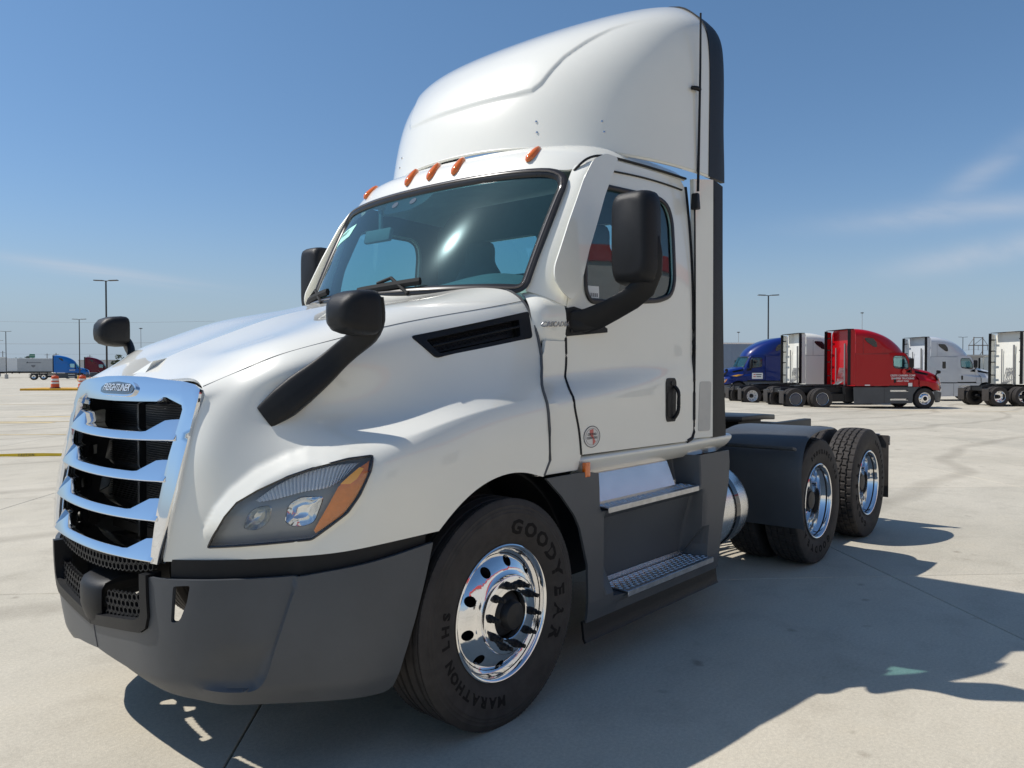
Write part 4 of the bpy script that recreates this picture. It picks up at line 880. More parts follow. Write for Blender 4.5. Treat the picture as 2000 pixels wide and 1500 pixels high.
def seat(y):
    s_ = MB().box((1.32, y, 1.62), (.50, .50, .16)).build('seat', INTER, T, bevel=.05, bseg=3)
    sec = []
    for z, hw, x0, th in ((1.66,.22,1.52,.07),(1.85,.25,1.55,.08),(2.1,.245,1.585,.08),(2.28,.21,1.61,.07),(2.36,.15,1.62,.055),(2.44,.14,1.63,.055),(2.50,.115,1.63,.04),(2.515,.05,1.63,.015)):
        sec.append([(x0-th*math.cos(a)*(abs(math.cos(a))**.3), y+hw*math.copysign(abs(math.sin(a))**.6, math.sin(a)), z) for a in np.linspace(0, 2*math.pi, 17)])
    G_ = loft(sec, 30, 33); V_, F_ = [], []
    MB().add(G_.reshape(-1, 3), gridfaces(30, 33)).build('seat_back', INTER, s_, smooth=60); return s_
seat(-.50); seat(.50)
# interior mirror
mi = MB(); 
sec = [[(.62+dx, y, 2.49+h_*math.sin(a)-.02*math.cos(a)) for a, h_ in zip(np.linspace(0, 2*math.pi, 13), [.05]*13)] for y, dx in ((.44,.0),(.56,-.02),(.68,0))]
mi.box((.64, .46, 2.43), (.03, .25, .085), Matrix.Rotation(.25, 3, 'Y')); mi.box((.66, .46, 2.52), (.02, .03, .16)); IM = mi.build('interior_mirror', INTER, T, bevel=.012)
# ---- wheels
def tyre_mesh(R, hw, kind):
    NT = 288; prof = []
    side = [(hw*.74,.290),(hw*.80,.300),(hw*.90,.325),(hw*.985,.365),(hw*1.0,.392),(hw*.995,.415)]
    if kind == 'steer':
        sw_ = side+[(hw*.985,.440),(hw*.990,.443),(hw*.975,.447),(hw*.965,.455),(hw*.970,.458),(hw*.95,.463),(hw*.94,.472),(hw*.945,.475),(hw*.925,.480),(hw*.885,R-.012),(hw*.845,R-.005)]
        tr = []
        for y in (.074, .026, -.026, -.074): tr += [(y+.0085, R-.0015-.02*(y/.14)**2), (y+.0065, R-.015), (y-.0065, R-.015), (y-.0085, R-.0015-.02*(y/.14)**2)]
        prof = [(y, r) for y, r in sw_]+[(.80*hw, R-.0035), (.795*hw, R-.011), (.775*hw, R-.011), (.77*hw, R-.003)]+tr+[(-.77*hw, R-.003), (-.775*hw, R-.011), (-.795*hw, R-.011), (-.80*hw, R-.0035)]+[(-y, r) for y, r in sw_[::-1]]
        prof += [(-hw*.70,.280), (hw*.70,.280)]
        V, F = lathe(prof, NT, closed=True); V = np.array(V).reshape(NT, len(prof), 3); n = len(prof); l = len(sw_)
        for j in (l-2, l-1, n-2-l, n-1-l):   # shoulder ribbing
            sc_ = 1+(.0035/R)*(np.arange(NT) % 2); V[:, j, 0] *= sc_; V[:, j, 2] *= sc_
        return mesh('tyre', V.reshape(-1, 3), F, None), prof
    tw = np.linspace(.86, -.86, 45)*hw; sw_ = side+[(hw*.985,.445),(hw*.96,.470),(hw*.925,R-.020)]
    prof = sw_+[(y, R) for y in tw]+[(-y, r) for y, r in sw_[::-1]]+[(-hw*.70,.280), (hw*.70,.280)]
    NT = 352; V, F = lathe(prof, NT, closed=True); V = np.array(V).reshape(NT, len(prof), 3); i0_ = len(sw_); NB = 44
    for i in range(NT):
        ph = (i/NT*NB) % 1.0
        zig = (0.5-abs(ph-.5))*2
        for j, y in enumerate(tw):
            yy = y/hw; d = 0.0; crown = .010*(yy/.86)**2
            for k_, g in enumerate((-.56, -.19, .19, .56)):
                sh = .055*(zig-.5)*(1 if k_ % 2 else -1)
                if abs(yy-g-sh) < .030: d = 1.0
            row = int((yy+.86)/.375); 
            lat = (ph+.5*(row % 2)) % 1.0
            if lat < .13 and abs(yy) < .80: d = max(d, .75 if abs(yy) < .56 else .55)
            if abs(yy) > .80 and (ph < .12): d = max(d, .4)
            s_ = (R-crown-.013*d)/R; V[i, i0_+j, 0] *= s_; V[i, i0_+j, 2] *= s_
    return mesh('tyre', V.reshape(-1, 3), F, None), prof
def finish(me, a=30):
    fixn(me); me.polygons.foreach_set('use_smooth', [True]*len(me.polygons)); me.set_sharp_from_angle(angle=rad(a)); return me
TS, _ = tyre_mesh(.508, .143, 'steer'); TD, _ = tyre_mesh(.512, .138, 'drive'); finish(TS, 25); finish(TD, 25)
def ring_holes(rh_, r_, n, ph=0.0, m_=14): return [[(rh_*math.cos(a)+r_*math.cos(b_), rh_*math.sin(a)+r_*math.sin(b_)) for b_ in np.linspace(0, 2*math.pi, m_, endpoint=False)] for a in [ph+2*math.pi*k_/n for k_ in range(n)]]
def circ(r, n=60): return [(r*math.cos(a), r*math.sin(a)) for a in np.linspace(0, 2*math.pi, n, endpoint=False)]
# steer rim: polished, ten hand holes, raised stud face.  origin at the outer flange plane, outside = -y
rp = np.array([(.105,-.040),(.166,-.040),(.171,-.037),(.176,-.020),(.184,-.016),(.200,-.012),(.235,.008),(.262,.030),(.275,.045)])
fdisc = lambda x, z: np.array([x, float(np.interp(math.hypot(x, z), rp[:, 0], rp[:, 1])), z])
V, F = patch_vf(circ(.274, 90), [circ(.190, 72)]+ring_holes(.228, .0235, 10, .2), fdisc, .0105, .012, (0, -1, 0))
RS = MB().add(V, F); RS.lathe([(.03,.104),(-.038,.104),(-.041,.107),(-.041,.163),(-.038,.169),(-.024,.173),(-.020,.178),(float(fdisc(.191,0)[1]),.191)], 96); RS.lathe([(.045,.272),(.03,.279),(.012,.283),(.002,.286),(-.004,.291),(-.006,.297),(-.003,.302),(.004,.304),(.03,.300),(.20,.285),(.20,.27),(.05,.268)], 96, closed=True)
WF = RS.build('wheel', ALU, T, smooth=35, fix=True, loc=(0, -1.1765, .50))
LT = new_obj('tyre', TS, RUBBER, WF, (0, .12, 0))
hb = MB().lathe([(.05,.104),(-.005,.100),(-.02,.085),(-.035,.066),(-.060,.062),(-.068,.055),(-.072,.030),(-.074,.0)], 32); hb.build('hub', VOID, WF)
MB().lathe([(.22,.28),(.10,.25),(.06,.12)], 32).build('brake_drum', VOID, WF)
ME_L = None
for k_ in range(10):
    a = .52+2*math.pi*k_/10; c_ = (.1375*math.cos(a), -.040, .1375*math.sin(a))
    if ME_L is None:
        o_ = MB().lathe([(0,.019),(-.010,.0185),(-.011,.0155),(-.030,.015),(-.034,.010),(-.058,.0095),(-.060,.0)], 8).build('lug_nut', BLACK, WF, loc=c_); ME_L = o_.data
    else: new_obj('lug_nut', ME_L, None, WF, c_)
def rim_text(s, r, size, a0, step, parent, yv, up_out=True, name='sidewall_lettering', mt=LETTER, xs_=1.0, widths=None):
    mb = MB(); ang = a0
    for ch in s:
        if ch == ' ': ang -= step*.6; continue
        V, F = text_me(ch, size, extrude=.0012, bold=size*.038)
        for v in V: pass
        # seen from outside (-y): x right, z up; letters read clockwise
        P = []
        for v in V:
            rr = r+v[1]; aa = ang-(v[0]*xs_)/r; yy = yv(rr)-.0006-v[2]; P.append((rr*math.cos(aa), yy, rr*math.sin(aa)))
        mb.add(P, F); ang -= step*(1.0 if ch not in 'I' else .6)
    return tag(mb.build(name, mt, parent, smooth=None, fix=False), kind='stuff')
swp = [(.325,.90),(.365,.985),(.392,1.0),(.415,.995),(.440,.985),(.455,.965),(.47,.94)]
yvs = lambda r: -.143*float(np.interp(r, [a for a, _ in swp], [b_ for _, b_ in swp]))
rim_text('GOODYEAR', .377, .088, rad(80), rad(15.2), LT, yvs, xs_=1.22)
rim_text('MARATHON LHS', .377, .060, rad(264), rad(9.0), LT, yvs, xs_=1.12)
WF2 = dup(WF, T, loc=(0, 1.1765, .50), rz=math.pi)
# drive wheels: deep dish, duals
RD = MB(); RD.lathe([(.165,.252),(.12,.256),(.075,.262),(.060,.268),(.040,.280),(.014,.284),(.002,.287),(-.004,.292),(-.006,.298),(-.003,.303),(.004,.305),(.03,.301),(.24,.285),(.24,.245)], 96)
dd = np.array([(.10,.165),(.17,.158),(.20,.150),(.235,.140),(.254,.140)])
V, F = patch_vf(circ(.255, 72), [circ(.10, 36)]+ring_holes(.222, .025, 10, .1), lambda x, z: np.array([x, float(np.interp(math.hypot(x, z), dd[:, 0], dd[:, 1])), z]), .016, .01, (0, -1, 0)); RD.add(V, F)
WD = RD.build('wheel', ALU, T, smooth=35, loc=(3.806, -1.215, .505))
TDO = new_obj('tyre', TD, RUBBER, WD, (0, .125, 0)); new_obj('inner_tyre', TD, RUBBER, WD, (0, .125+.345, 0)).rotation_euler = (0, .07, 0)
MB().lathe([(.17,.105),(.10,.10),(.075,.09),(.07,.075),(.055,.072),(.05,.03),(.05,0)], 24).build('hub', VOID, WD)
mb = MB()
for k_ in range(10):
    a = 2*math.pi*k_/10; mb.lathe([(0,.017),(-.03,.015),(-.05,.009),(-.05,0)], 6, (.135*math.cos(a), .16, .135*math.sin(a)))
tag(mb.build('lug_nuts', BRUSH, WD), kind='stuff')
swd = lambda r: -.138*float(np.interp(r, [.325,.365,.392,.415,.445,.47], [.90,.985,1.0,.995,.985,.96]))
rim_text('ENDURANCE LHD', .40, .05, rad(118), rad(8.2), TDO, swd, xs_=.9); rim_text('GOODYEAR', .385, .075, rad(300), rad(14), TDO, swd)
MB().lathe([(.19,.24),(.45,.24),(.45,.08),(1.0,.08)], 24).build('axle_hub', VOID, WD)
for (x, s) in ((5.126, -1), (3.806, 1), (5.126, 1)):
    w_ = dup(WD, T, loc=(x, s*1.215, .505), rz=0 if s < 0 else math.pi)
    if s < 0:
        for ch in w_.children: 
            if 'tyre' in ch.name: ch.rotation_euler = (0, .9, 0)
# front wheel well liner, axle, added engine box
mb = MB(); P0 = []
for s in (-1, 1):
    sec = [[(.62*math.cos(a)*(1.0), s*y, .52+.62*math.sin(a)*1.0) for a in np.linspace(rad(-12), rad(192), 25)] for y in (1.06, .70)]
    sec = [[(min(x, .70), y, z) for x, y, z in r_] for r_ in sec]; V, F = shell(np.array(sec), .012, (0, 0, 1)); WL = MB().add(V, F).box((0.0, s*.69, .95), (1.3, .02, .60)).build('wheel_liner', VOID, T)
MB().box((.02, 0, .47), (.14, 1.9, .14)).build('front_axle', VOID, T, bevel=.02)
MB().box((-.15, 0, 1.05), (1.3, .95, .70)).build('engine', VOID, T, bevel=.05)  # plain dark box added under the hood to block light
# ---- hood mirrors
def rbox(secs, n=20, p=.5):
    """loft of rounded rectangles: secs = (centre, e1*half, e2*half)"""
    S = []
    for c_, a, b_ in secs:
        c_, a, b_ = (np.array(v, float) for v in (c_, a, b_)); S.append([c_+a*math.copysign(abs(math.cos(t))**p, math.cos(t))+b_*math.copysign(abs(math.sin(t))**p, math.sin(t)) for t in np.linspace(0, 2*math.pi, n, endpoint=False)])
    V = [v for r_ in S for v in r_]; m_ = len(S); F = [(i*n+k_, i*n+(k_+1) % n, (i+1)*n+(k_+1) % n, (i+1)*n+k_) for i in range(m_-1) for k_ in range(n)]+[tuple(range(n))[::-1], tuple((m_-1)*n+k_ for k_ in range(n))]
    return V, F
V, F = rbox([((-.835,-1.085,1.785),(0,.035,0),(0,0,.02)),((-.824,-1.085,1.787),(0,.060,.0),(0,0,.048)),((-.80,-1.087,1.790),(0,.078,0),(0,0,.070)),((-.765,-1.09,1.792),(0,.088,0),(0,0,.081)),((-.715,-1.092,1.792),(0,.094,0),(0,0,.086)),((-.692,-1.092,1.792),(0,.093,0),(0,0,.084)),((-.684,-1.092,1.792),(0,.088,0),(0,0,.079))], 32, .46)
HM = MB().add(V, F).build('hood_mirror', BLACK, T, smooth=50)
patch('mirror_glass', [(-1.092+.080*math.copysign(abs(math.cos(t))**.5, math.cos(t)), 1.792+.068*math.copysign(abs(math.sin(t))**.5, math.sin(t))) for t in np.linspace(0, 2*math.pi, 24, endpoint=False)], lambda y, z: np.array([-.682, y, z]), CHROME, HM, h=.1, th=.002, outward=(1, 0, 0))
VIEW = np.array([-.74, -.64, .05])
def blade(path, hw, th, p=.55, n=20):
    P = curve(path, 26); H = np.interp(np.linspace(0, 1, 26), np.linspace(0, 1, len(hw)), hw); D = np.interp(np.linspace(0, 1, 26), np.linspace(0, 1, len(th)), th); S = []
    for i_ in range(26):
        t_ = P[min(i_+1, 25)]-P[max(i_-1, 0)]; t_ /= np.linalg.norm(t_); w_ = np.cross(t_, VIEW); w_ /= np.linalg.norm(w_); n_ = np.cross(w_, t_); S.append((P[i_], w_*H[i_], n_*D[i_]))
    return rbox(S, n, p)
V, F = blade([(-.910,-.755,1.395),(-.865,-.805,1.448),(-.810,-.850,1.508),(-.750,-.895,1.570),(-.70,-.945,1.635),(-.672,-1.04,1.70),(-.672,-1.115,1.75),(-.685,-1.155,1.81),(-.69,-1.165,1.85)], [.050,.062,.062,.055,.048,.046,.047,.036,.020], [.030,.034,.032,.026,.020,.020,.022,.018,.01], .42)
MB().add(V, F).build('mirror_arm', BLACK, HM, smooth=50)
dup(HM, T, mirror=True)
# ---- door mirrors
V, F = rbox([((.715,-1.355,2.235),(0,.075,0),(0,0,.18)),((.725,-1.357,2.235),(0,.097,0),(0,0,.210)),((.75,-1.358,2.233),(0,.110,0),(0,0,.226)),((.79,-1.36,2.232),(0,.116,0),(0,0,.233)),((.835,-1.361,2.232),(0,.116,0),(0,0,.233)),((.848,-1.361,2.232),(0,.110,0),(0,0,.227))], 32, .36)
DM = MB().add(V, F).build('door_mirror', BLACK, T, smooth=50)
patch('mirror_glass', [(-1.361+.10*math.copysign(abs(math.cos(t))**.36, math.cos(t)), 2.232+.21*math.copysign(abs(math.sin(t))**.36, math.sin(t))) for t in np.linspace(0, 2*math.pi, 28, endpoint=False)], lambda y, z: np.array([.850, y, z]), CHROME, DM, h=.15, th=.002, outward=(1, 0, 0))
V, F = rbox([((.68,-1.09,1.815),(.05,-.03,-.02),(-.01,.0,.045)),((.715,-1.15,1.835),(.045,-.03,-.02),(-.008,.0,.042)),((.755,-1.24,1.878),(.042,-.02,-.02),(-.008,.0,.036)),((.79,-1.33,1.93),(.045,-.02,-.02),(-.006,.0,.034)),((.80,-1.41,1.99),(.045,-.02,-.02),(0,.01,.035)),((.80,-1.455,2.06),(.045,-.02,0),(0,.012,.02)),((.80,-1.462,2.16),(.04,-.02,0),(0,.01,.02)),((.80,-1.468,2.24),(.02,-.01,0),(0,.005,.01))], 20, .6)
MB().add(V, F).build('mirror_arm', BLACK, DM, smooth=50)
patch('mirror_bracket', [(.60,1.885),(.665,1.90),(.72,1.89),(.93,1.795),(.93,1.775),(.603,1.745)], fside(.010), BLACK, DM, h=.05, th=.025)
V, F = rbox([((.68,-1.08,1.825),(.05,-.03,0),(0,.0,.06)),((.69,-1.11,1.825),(.045,-.03,0),(0,0,.055)),((.71,-1.14,1.83),(.04,-.03,0),(0,0,.045))], 16, .7); MB().add(V, F).build('bracket_hinge', BLACK, DM, smooth=50)
for x, z in ((.64,1.86),(.64,1.775),(.83,1.795)): 
    V, F = lathe([(-.006,0),(-.005,.008),(0,.009)], 10, tuple(fside(.011)(x, z))); MB().add(V, F).build('bracket_bolt', VOID, DM)
dup(DM, T, mirror=True)
# ---- step fairing
def stp(pts, name, mt, par, sm_=32, nv=None, th=.014):
    G_ = np.array(pts, float); V_, F_ = shell(G_, th, (0, -1, .2)); return MB().add(V_, F_).build(name, mt, par, sm_)
def lerp(a, b_, t): return a+(b_-a)*t
XS = np.array([.50,.60,.70,.735,.75,.80,1.0,1.4,1.72,1.76,1.80,1.86,2.0,2.10,2.19])
prof_z = [.30,.345,.350,.385,.392,.400,.410,.60,.79,.815,.835,.850,.862,.875,.97,1.045]
op_y =   [1.185,1.19,1.195,1.215,1.215,1.10,1.045,1.075,1.13,1.165,1.200,1.205,1.16,1.05,1.03,1.02]
cl_y =   [1.185,1.192,1.194,1.196,1.197,1.198,1.198,1.200,1.200,1.200,1.200,1.200,1.200,1.199,1.197,1.192]
cols = []
for x in np.concatenate([np.linspace(.36, .70, 10), np.linspace(.705, .80, 12), np.linspace(.84, 1.70, 24), np.linspace(1.72, 1.84, 14), np.linspace(1.87, 2.19, 8)]):
    c_ = []
    for z, yo, yc in zip(prof_z, op_y, cl_y):
        x0, x1 = (.73, 1.79) if z > .83 else (.76+.10*(z < .45), 1.83+.09*(z < .5))
        t = float(sm(x0-.015, x0+.035, x)*sm(x1+.02, x1-.04, x)); 
        ax_ = math.sqrt(max(0, .615**2-max(0, z-.5)**2)); rear = 2.06+.15*float(sm(.33, 1.0, z))
        xx = lerp(ax_, rear, (x-.36)/(2.19-.36)) if x < .5 else (lerp(x, rear-(2.19-x), float(sm(1.8, 2.1, x))) if x > 1.8 else x)
        if x < .70: xx = lerp(max(ax_, .23), .70, (x-.36)/.34)
        zz = z if z < 1.0 else z+.02*float(sm(.75, .60, x))
        c_.append((xx, -lerp(yc, yo, t), zz))
    cols.append(c_)
SF = stp(cols, 'step_fairing', GREY, T)
stp([[(x, -1.175, .308), (x, -1.180, .26), (x, -1.185, .22), (x, -1.195, .205)] for x in np.linspace(.60, 2.06, 12)], 'rubber_skirt', BLACK, SF)
stp([[(x, -y, z) for y, z in ((1.150,.874),(1.135,.882),(1.100,.97),(1.062,1.058))] for x in np.linspace(.735, 1.60, 8)], 'kick_plate', mat('scuffed_steel', (0.84, 0.79, 0.75), .25, .80, noise=.07, nscale=5, rvar=.03), SF)
DIA = mat('tread_plate', (0.50, 0.51, 0.53), .30, .95, noise=.2, nscale=20, rvar=.08)
def tread(x0, x1, z, y0, y1, name):
    t_ = MB().box(((x0+x1)/2, -(y0+y1)/2, z), (x1-x0, y1-y0, .008)).box(((x0+x1)/2, -y1-.002, z-.012), (x1-x0, .006, .030)).build(name, DIA, SF, bevel=.0015, bseg=1)
    mb = MB(); k_ = 0
    for i, x in enumerate(np.arange(x0+.02, x1-.01, .026)):
        for j, y in enumerate(np.arange(y0+.02, y1-.01, .026)):
            a = rad(45 if (i+j) % 2 else -45); r_ = Matrix.Rotation(a, 3, 'Z')
            mb.box((x, -y, z+.0052), (.024, .006, .003), r_, .6)
    tag(mb.build('tread_bars', BRUSH, t_, smooth=None), kind='stuff')
    MB().box(((x0+x1)/2-.02, -y0+.002, z+.018), ((x1-x0)*.94, .005, .034)).build('tread_lip', BRUSH, t_, bevel=.001, bseg=1)
tread(.745, 1.72, .868, 1.10, 1.228, 'upper_tread'); tread(.92, 1.90, .402, 1.055, 1.235, 'lower_tread')
mb = MB().box((.615, -1.185, 1.075), (.045, .022, .075)).build('side_marker', AMBER, SF, bevel=.006)
dup(SF, T, mirror=True)
# dark box added to block light below the cab, underbody
MB().box((1.25, 0, .75), (1.6, 1.5, .75)).build('underbody_blocker', VOID, T)
# ---- fuel tank
TK = MB().lathe([(1.97,0),(1.97,.26),(1.98,.288),(2.0,.295),(2.58,.295),(2.615,.288),(2.64,.26),(2.645,0)], 48, (0, -.86, .61), 'x').build('fuel_tank', BRUSH, T, smooth=30)
MB().lathe([(2.40,.297),(2.40,.303),(2.46,.303),(2.46,.297)], 48, (0, -.86, .61), 'x').build('tank_strap', GLOSSB, TK)
MB().lathe([(2.10,.297),(2.10,.303),(2.16,.303),(2.16,.297)], 48, (0, -.86, .61), 'x').build('tank_strap', GLOSSB, TK)
dup(TK, T, mirror=True)
# ---- chassis
CH = MB().box((2.45, -.43, .92), (6.5, .08, .26)).build('frame_rail', VOID, T, bevel=.008); MB().box((2.45, .43, .92), (6.5, .08, .26)).build('far_rail', VOID, CH, bevel=.008)
for x in (1.9, 3.0, 4.46, 5.6): MB().box((x, 0, .90), (.12, .82, .20)).build('cross_member', VOID, CH)
FWm = MB(); sec = []
for x, z, w in ((3.75,1.12,.30),(3.85,1.165,.46),(4.2,1.175,.48),(4.55,1.17,.47),(4.75,1.15,.44)): pass
pl = [(3.92,-.30),(4.02,-.46),(4.50,-.47),(4.86,-.42),(4.90,-.22),(4.55,-.06),(4.55,.06),(4.90,.22),(4.86,.42),(4.50,.47),(4.02,.46),(3.92,.30)]
FWm.prism([(x, y, 1.10+(.0 if x < 4.6 else -.02)) for x, y in pl], (0, 0, .05)); FWm.build('fifth_wheel', mat('greasy_steel', (.018,.018,.019), .38, .3, noise=.4, nscale=8), CH, bevel=.012)
MB().box((4.35, 0, 1.03), (.5, .78, .14)).build('fifth_wheel_bracket', VOID, CH, bevel=.01)
MB().box((2.55, .05, 1.06), (.75, .9, .06)).build('deck_plate', VOID, CH, bevel=.02)
mb = MB(); mb.box((2.35, .55, 1.10), (.45, .45, .28)); mb.build('battery_box', BLACK, CH, bevel=.05, bseg=3)
MB().tube([(2.3,.30,1.16),(2.8,.28,1.13),(3.4,.25,1.09)], .018, 8).build('support_rod', GLOSSB, CH)
mb = MB()
for i in range(16): mb.tube(curve([(2.2,-.45+.06*i,1.15+.02*math.sin(i*5)),(2.6,-.45+.06*i,1.13+.05*math.sin(i*2)),(3.0,-.5+.07*i,1.11+.05*math.cos(i*3)),(3.6,-.4+.05*i,1.10+.03*math.sin(i*1.7)),(4.0,-.3+.04*i,1.06)], 18), .017, 6)
mb.build('air_hoses', BLACK, CH)
for s in (-1,):
    # quarter fender ahead of the drive wheels
    pf = curve([(3.30,.36),(3.245,.60),(3.25,.88),(3.33,1.02),(3.50,1.085),(3.80,1.105),(3.95,1.10)], 34)
    sec = [[(x, -y, z) for x, z in pf] for y in (.58,.8,1.05,1.26,1.275)]
    sec[-1] = [(x+.012, -1.283, z-.012) for x, z in pf]
    V, F = shell(np.array(sec), .008, (-1, 0, 1)); QF = MB().add(V, F).build('quarter_fender', GREY, T, smooth=40)
    MB().prism([(3.24,-.6,.955),(3.24,-1.24,.955),(3.20,-1.262,.962),(3.16,-1.25,.975),(3.16,-.6,.975)], (0, 0, .022)).build('fender_ledge', GREY, QF, bevel=.006)
    dup(QF, T, mirror=True)
MFL = MB().box((5.735, -.965, .60), (.012, .52, .62)).build('mud_flap', RUBBER, T, bevel=.004)
MB().box((5.71, -.85, .90), (.05, .60, .05)).build('flap_hanger', GLOSSB, MFL, bevel=.01); MB().box((5.725, -1.235, .86), (.02, .012, .09)).build('flap_clip', BRUSH, MFL)
dup(MFL, T, mirror=True)
# ================================================================== BACKGROUND
F2 = np.array([math.cos(YAW), math.sin(YAW)]); R2 = np.array([math.sin(YAW), -math.cos(YAW)])
def spot(px, d):
    """ground position d metres ahead of the viewer on the bearing that the place has in the survey of the lot"""
    p_ = CAMP[:2]+d*(F2+(px-1000)/1508.4*R2); return (float(p_[0]), float(p_[1]), gz(p_[0], p_[1]))
def pick(o, parent, over, keep=(), loc=None, rz=None):
    c = o.copy(); COL.objects.link(c); c.parent = parent
    if loc is not None: c.location = loc
    if rz is not None: c.rotation_euler.z = rz
    def ov(x):
        if over and len(x.material_slots) and x.material_slots[0].material and x.material_slots[0].material.name in over:
            m_ = over[x.material_slots[0].material.name]; x.material_slots[0].link = 'OBJECT'; x.material_slots[0].material = m_
    ov(c)
    if 'label' in c: del c['label']
    for ch in o.children:
        if ch.name.split('.')[0] in keep:
            k_ = ch.copy(); COL.objects.link(k_); k_.parent = c; ov(k_)
    return c
kids = {}
for o in T.children: kids.setdefault(o.name.split('.')[0], []).append(o)
def hero(n): return kids.get(n, [])
SRX = [.63,.75,.98,1.3,1.7,2.2,2.8,3.5]; SRZ = [2.665,2.88,3.13,3.36,3.56,3.73,3.86,3.93]
SRA = [(1.19,2.66),(1.2,2.9),(1.2,3.2),(1.195,3.5),(1.16,3.7),(1.05,3.83),(.8,3.9),(0,3.93)]
SLG = fairing(SRX, SRZ, SRA, 3.5, 3.0, 2.3, nt=50, nq=70)
_m = {}
def shared(key, fn):
    if key not in _m: _m[key] = fn()
    return _m[key]
def sleeper_truck(label, px, d, head, paintm, extm=None, skirt=None, rims=None, sidewin=False, group='sleeper trucks parked on the lot', detail=True, tdx=1.334):
    p_ = np.array(spot(px, d)); ny_ = np.array([-math.sin(head+math.pi), math.cos(head+math.pi)]); ny_ = ny_*(1 if ny_ @ (CAMP[:2]-p_[:2]) > 0 else -1); p_[:2] -= 1.2*ny_; p_[2] = gz(p_[0], p_[1])
    t = empty('sleeper_truck', tuple(p_), head+math.pi, label, 'truck', group); ovr = {'white_paint': paintm, 'cab_interior': INTER}
    if rims: ovr = dict(ovr, polished_aluminium=rims)
    sk = skirt or GREY
    if skirt: ovr['dark_grey_plastic'] = GREY
    pick(hero('hood')[0], t, ovr); pick(hero('bumper')[0], t, ovr)
    pick(hero('grille')[0], t, ovr, ('crossbar', 'radiator_core') if detail else ())
    for n in ('headlight', 'hood_vent'):
        for o in hero(n): pick(o, t, ovr, ('lens', 'turn_signal', 'vent_back') if detail else ())
    for n in ('a_pillar', 'cowl_panel', 'cowl_cover', 'door_jamb'):
        for o in hero(n): pick(o, t, ovr)
    for o in hero('door'): pick(o, t, ovr, ('window', 'window_seal', 'handle_recess') if detail else ('window',))
    for n in ('hood_mirror', 'door_mirror'):
        for o in hero(n): pick(o, t, ovr, ('mirror_arm', 'mirror_foot', 'mirror_bracket'))
    pick(hero('windscreen')[0], t, ovr, ('windscreen_seal',)); pick(hero('dashboard')[0], t, None); pick(hero('rear_wall')[0], t, {'cab_interior': INTER})
    for o in hero('seat'): pick(o, t, None, ('seat_back',))
    for o in hero('wheel'):
        x = o.location.x; pick(o, t, ovr, ('tyre', 'inner_tyre', 'hub', 'axle_hub'), loc=(x if x < 1 else x+tdx, o.location.y, o.location.z))
    pick(hero('frame_rail')[0], t, None, ('fifth_wheel', 'fifth_wheel_bracket', 'deck_plate', 'cross_member', 'air_hoses', 'far_rail') if detail else ('fifth_wheel', 'far_rail'), loc=(tdx-.134, 0, 0))
    for o in hero('mud_flap'): pick(o, t, None, ('flap_hanger',), loc=(tdx, 0, 0))
    # sleeper shell
    def rf():
        H = np.concatenate([(SLG*np.array([1, -1, 1]))[:, ::-1], SLG[:, 1:]], axis=1)[:-1]; V, F = shell(H, .012, (-1, 0, .6)); return MB().add(V, F).build('sleeper_roof', WHITE, t, 40).data
    def add(key, fn, mt, par=t):
        if key in _m: return new_obj(key, _m[key], None, par) if mt is None else ovm(new_obj(key, _m[key], None, par), mt)
        o = fn(par); _m[key] = o.data; o.data.name = key; return ovm(o, mt) if mt else o
    def ovm(o, mt):
        o.material_slots[0].link = 'OBJECT'; o.material_slots[0].material = mt; return o
    def f_roof(par):
        H = np.concatenate([(SLG*np.array([1, -1, 1]))[:, ::-1], SLG[:, 1:]], axis=1)[:-1]; V, F = shell(H, .012, (-1, 0, .6)); return MB().add(V, F).build('sleeper_roof', WHITE, par, 40)
    add('sleeper_roof', f_roof, paintm)
    hw_ = [rpoly([(2.55,1.95),(2.78,1.95),(2.78,2.38),(2.55,2.38)], .06)] if sidewin else []
    for s in (-1, 1):
        nm = 'sleeper_side_window_%d' % s if sidewin else 'sleeper_side_plain_%d' % s
        def f_side_(par, s=s):
            V, F = patch_vf([(1.785,1.12),(3.51,1.12),(3.51,2.668),(1.785,2.668)], hw_, lambda x, z: np.array([x, s*1.192, z]), .2, .03, (0, s, 0)); return MB().add(V, F).build('sleeper_side', WHITE, par, 30, fix=False)
        sd = add(nm, f_side_, paintm); sd.name = 'sleeper_side'
        if sidewin:
            o = add('sleeper_window_%d' % s, lambda par, s=s: patch('sleeper_window', hw_[0], lambda x, z: np.array([x, s*1.185, z]), GLOSSB, par, h=.3, th=.004, outward=(0, s, 0)), None, sd); o.name = 'sleeper_window'
        o = add('locker_door_%d' % s, lambda par, s=s: patch('locker_door', rpoly([(2.2,1.55),(3.2,1.55),(3.2,2.45),(2.2,2.45)] if True else [], .12), lambda x, z: np.array([x, s*1.1945, z]), WHITE, par, h=.4, th=.004, outward=(0, s, 0)), paintm, sd) if not sidewin else None
        if o: o.name = 'locker_door'
        o = add('roof_window_%d' % s, lambda par, s=s: patch('roof_window', rpoly([(2.42,3.02),(2.46,3.22),(2.62,3.42),(3.0,3.45),(3.06,3.40),(2.95,3.26),(2.62,3.03),(2.5,2.99)], .04), lambda x, z: np.array([x, s*(1.208-.02*max(0, z-3.3)-.03*max(0, 2.65-x)), z]), GLOSSB, par, h=.3, th=.05, outward=(0, s, 0)), None, sd); o.name = 'roof_window'
        def f_seam(par, s=s): return MB().box((2.66, s*1.1935, 2.668), (1.72, .006, .010)).box((3.12, s*1.198, 3.1), (.008, .008, .8)).build('panel_seam', DARKP, par, None)
        o = add('panel_seam_%d' % s, f_seam, None, sd); o.name = 'panel_seam'
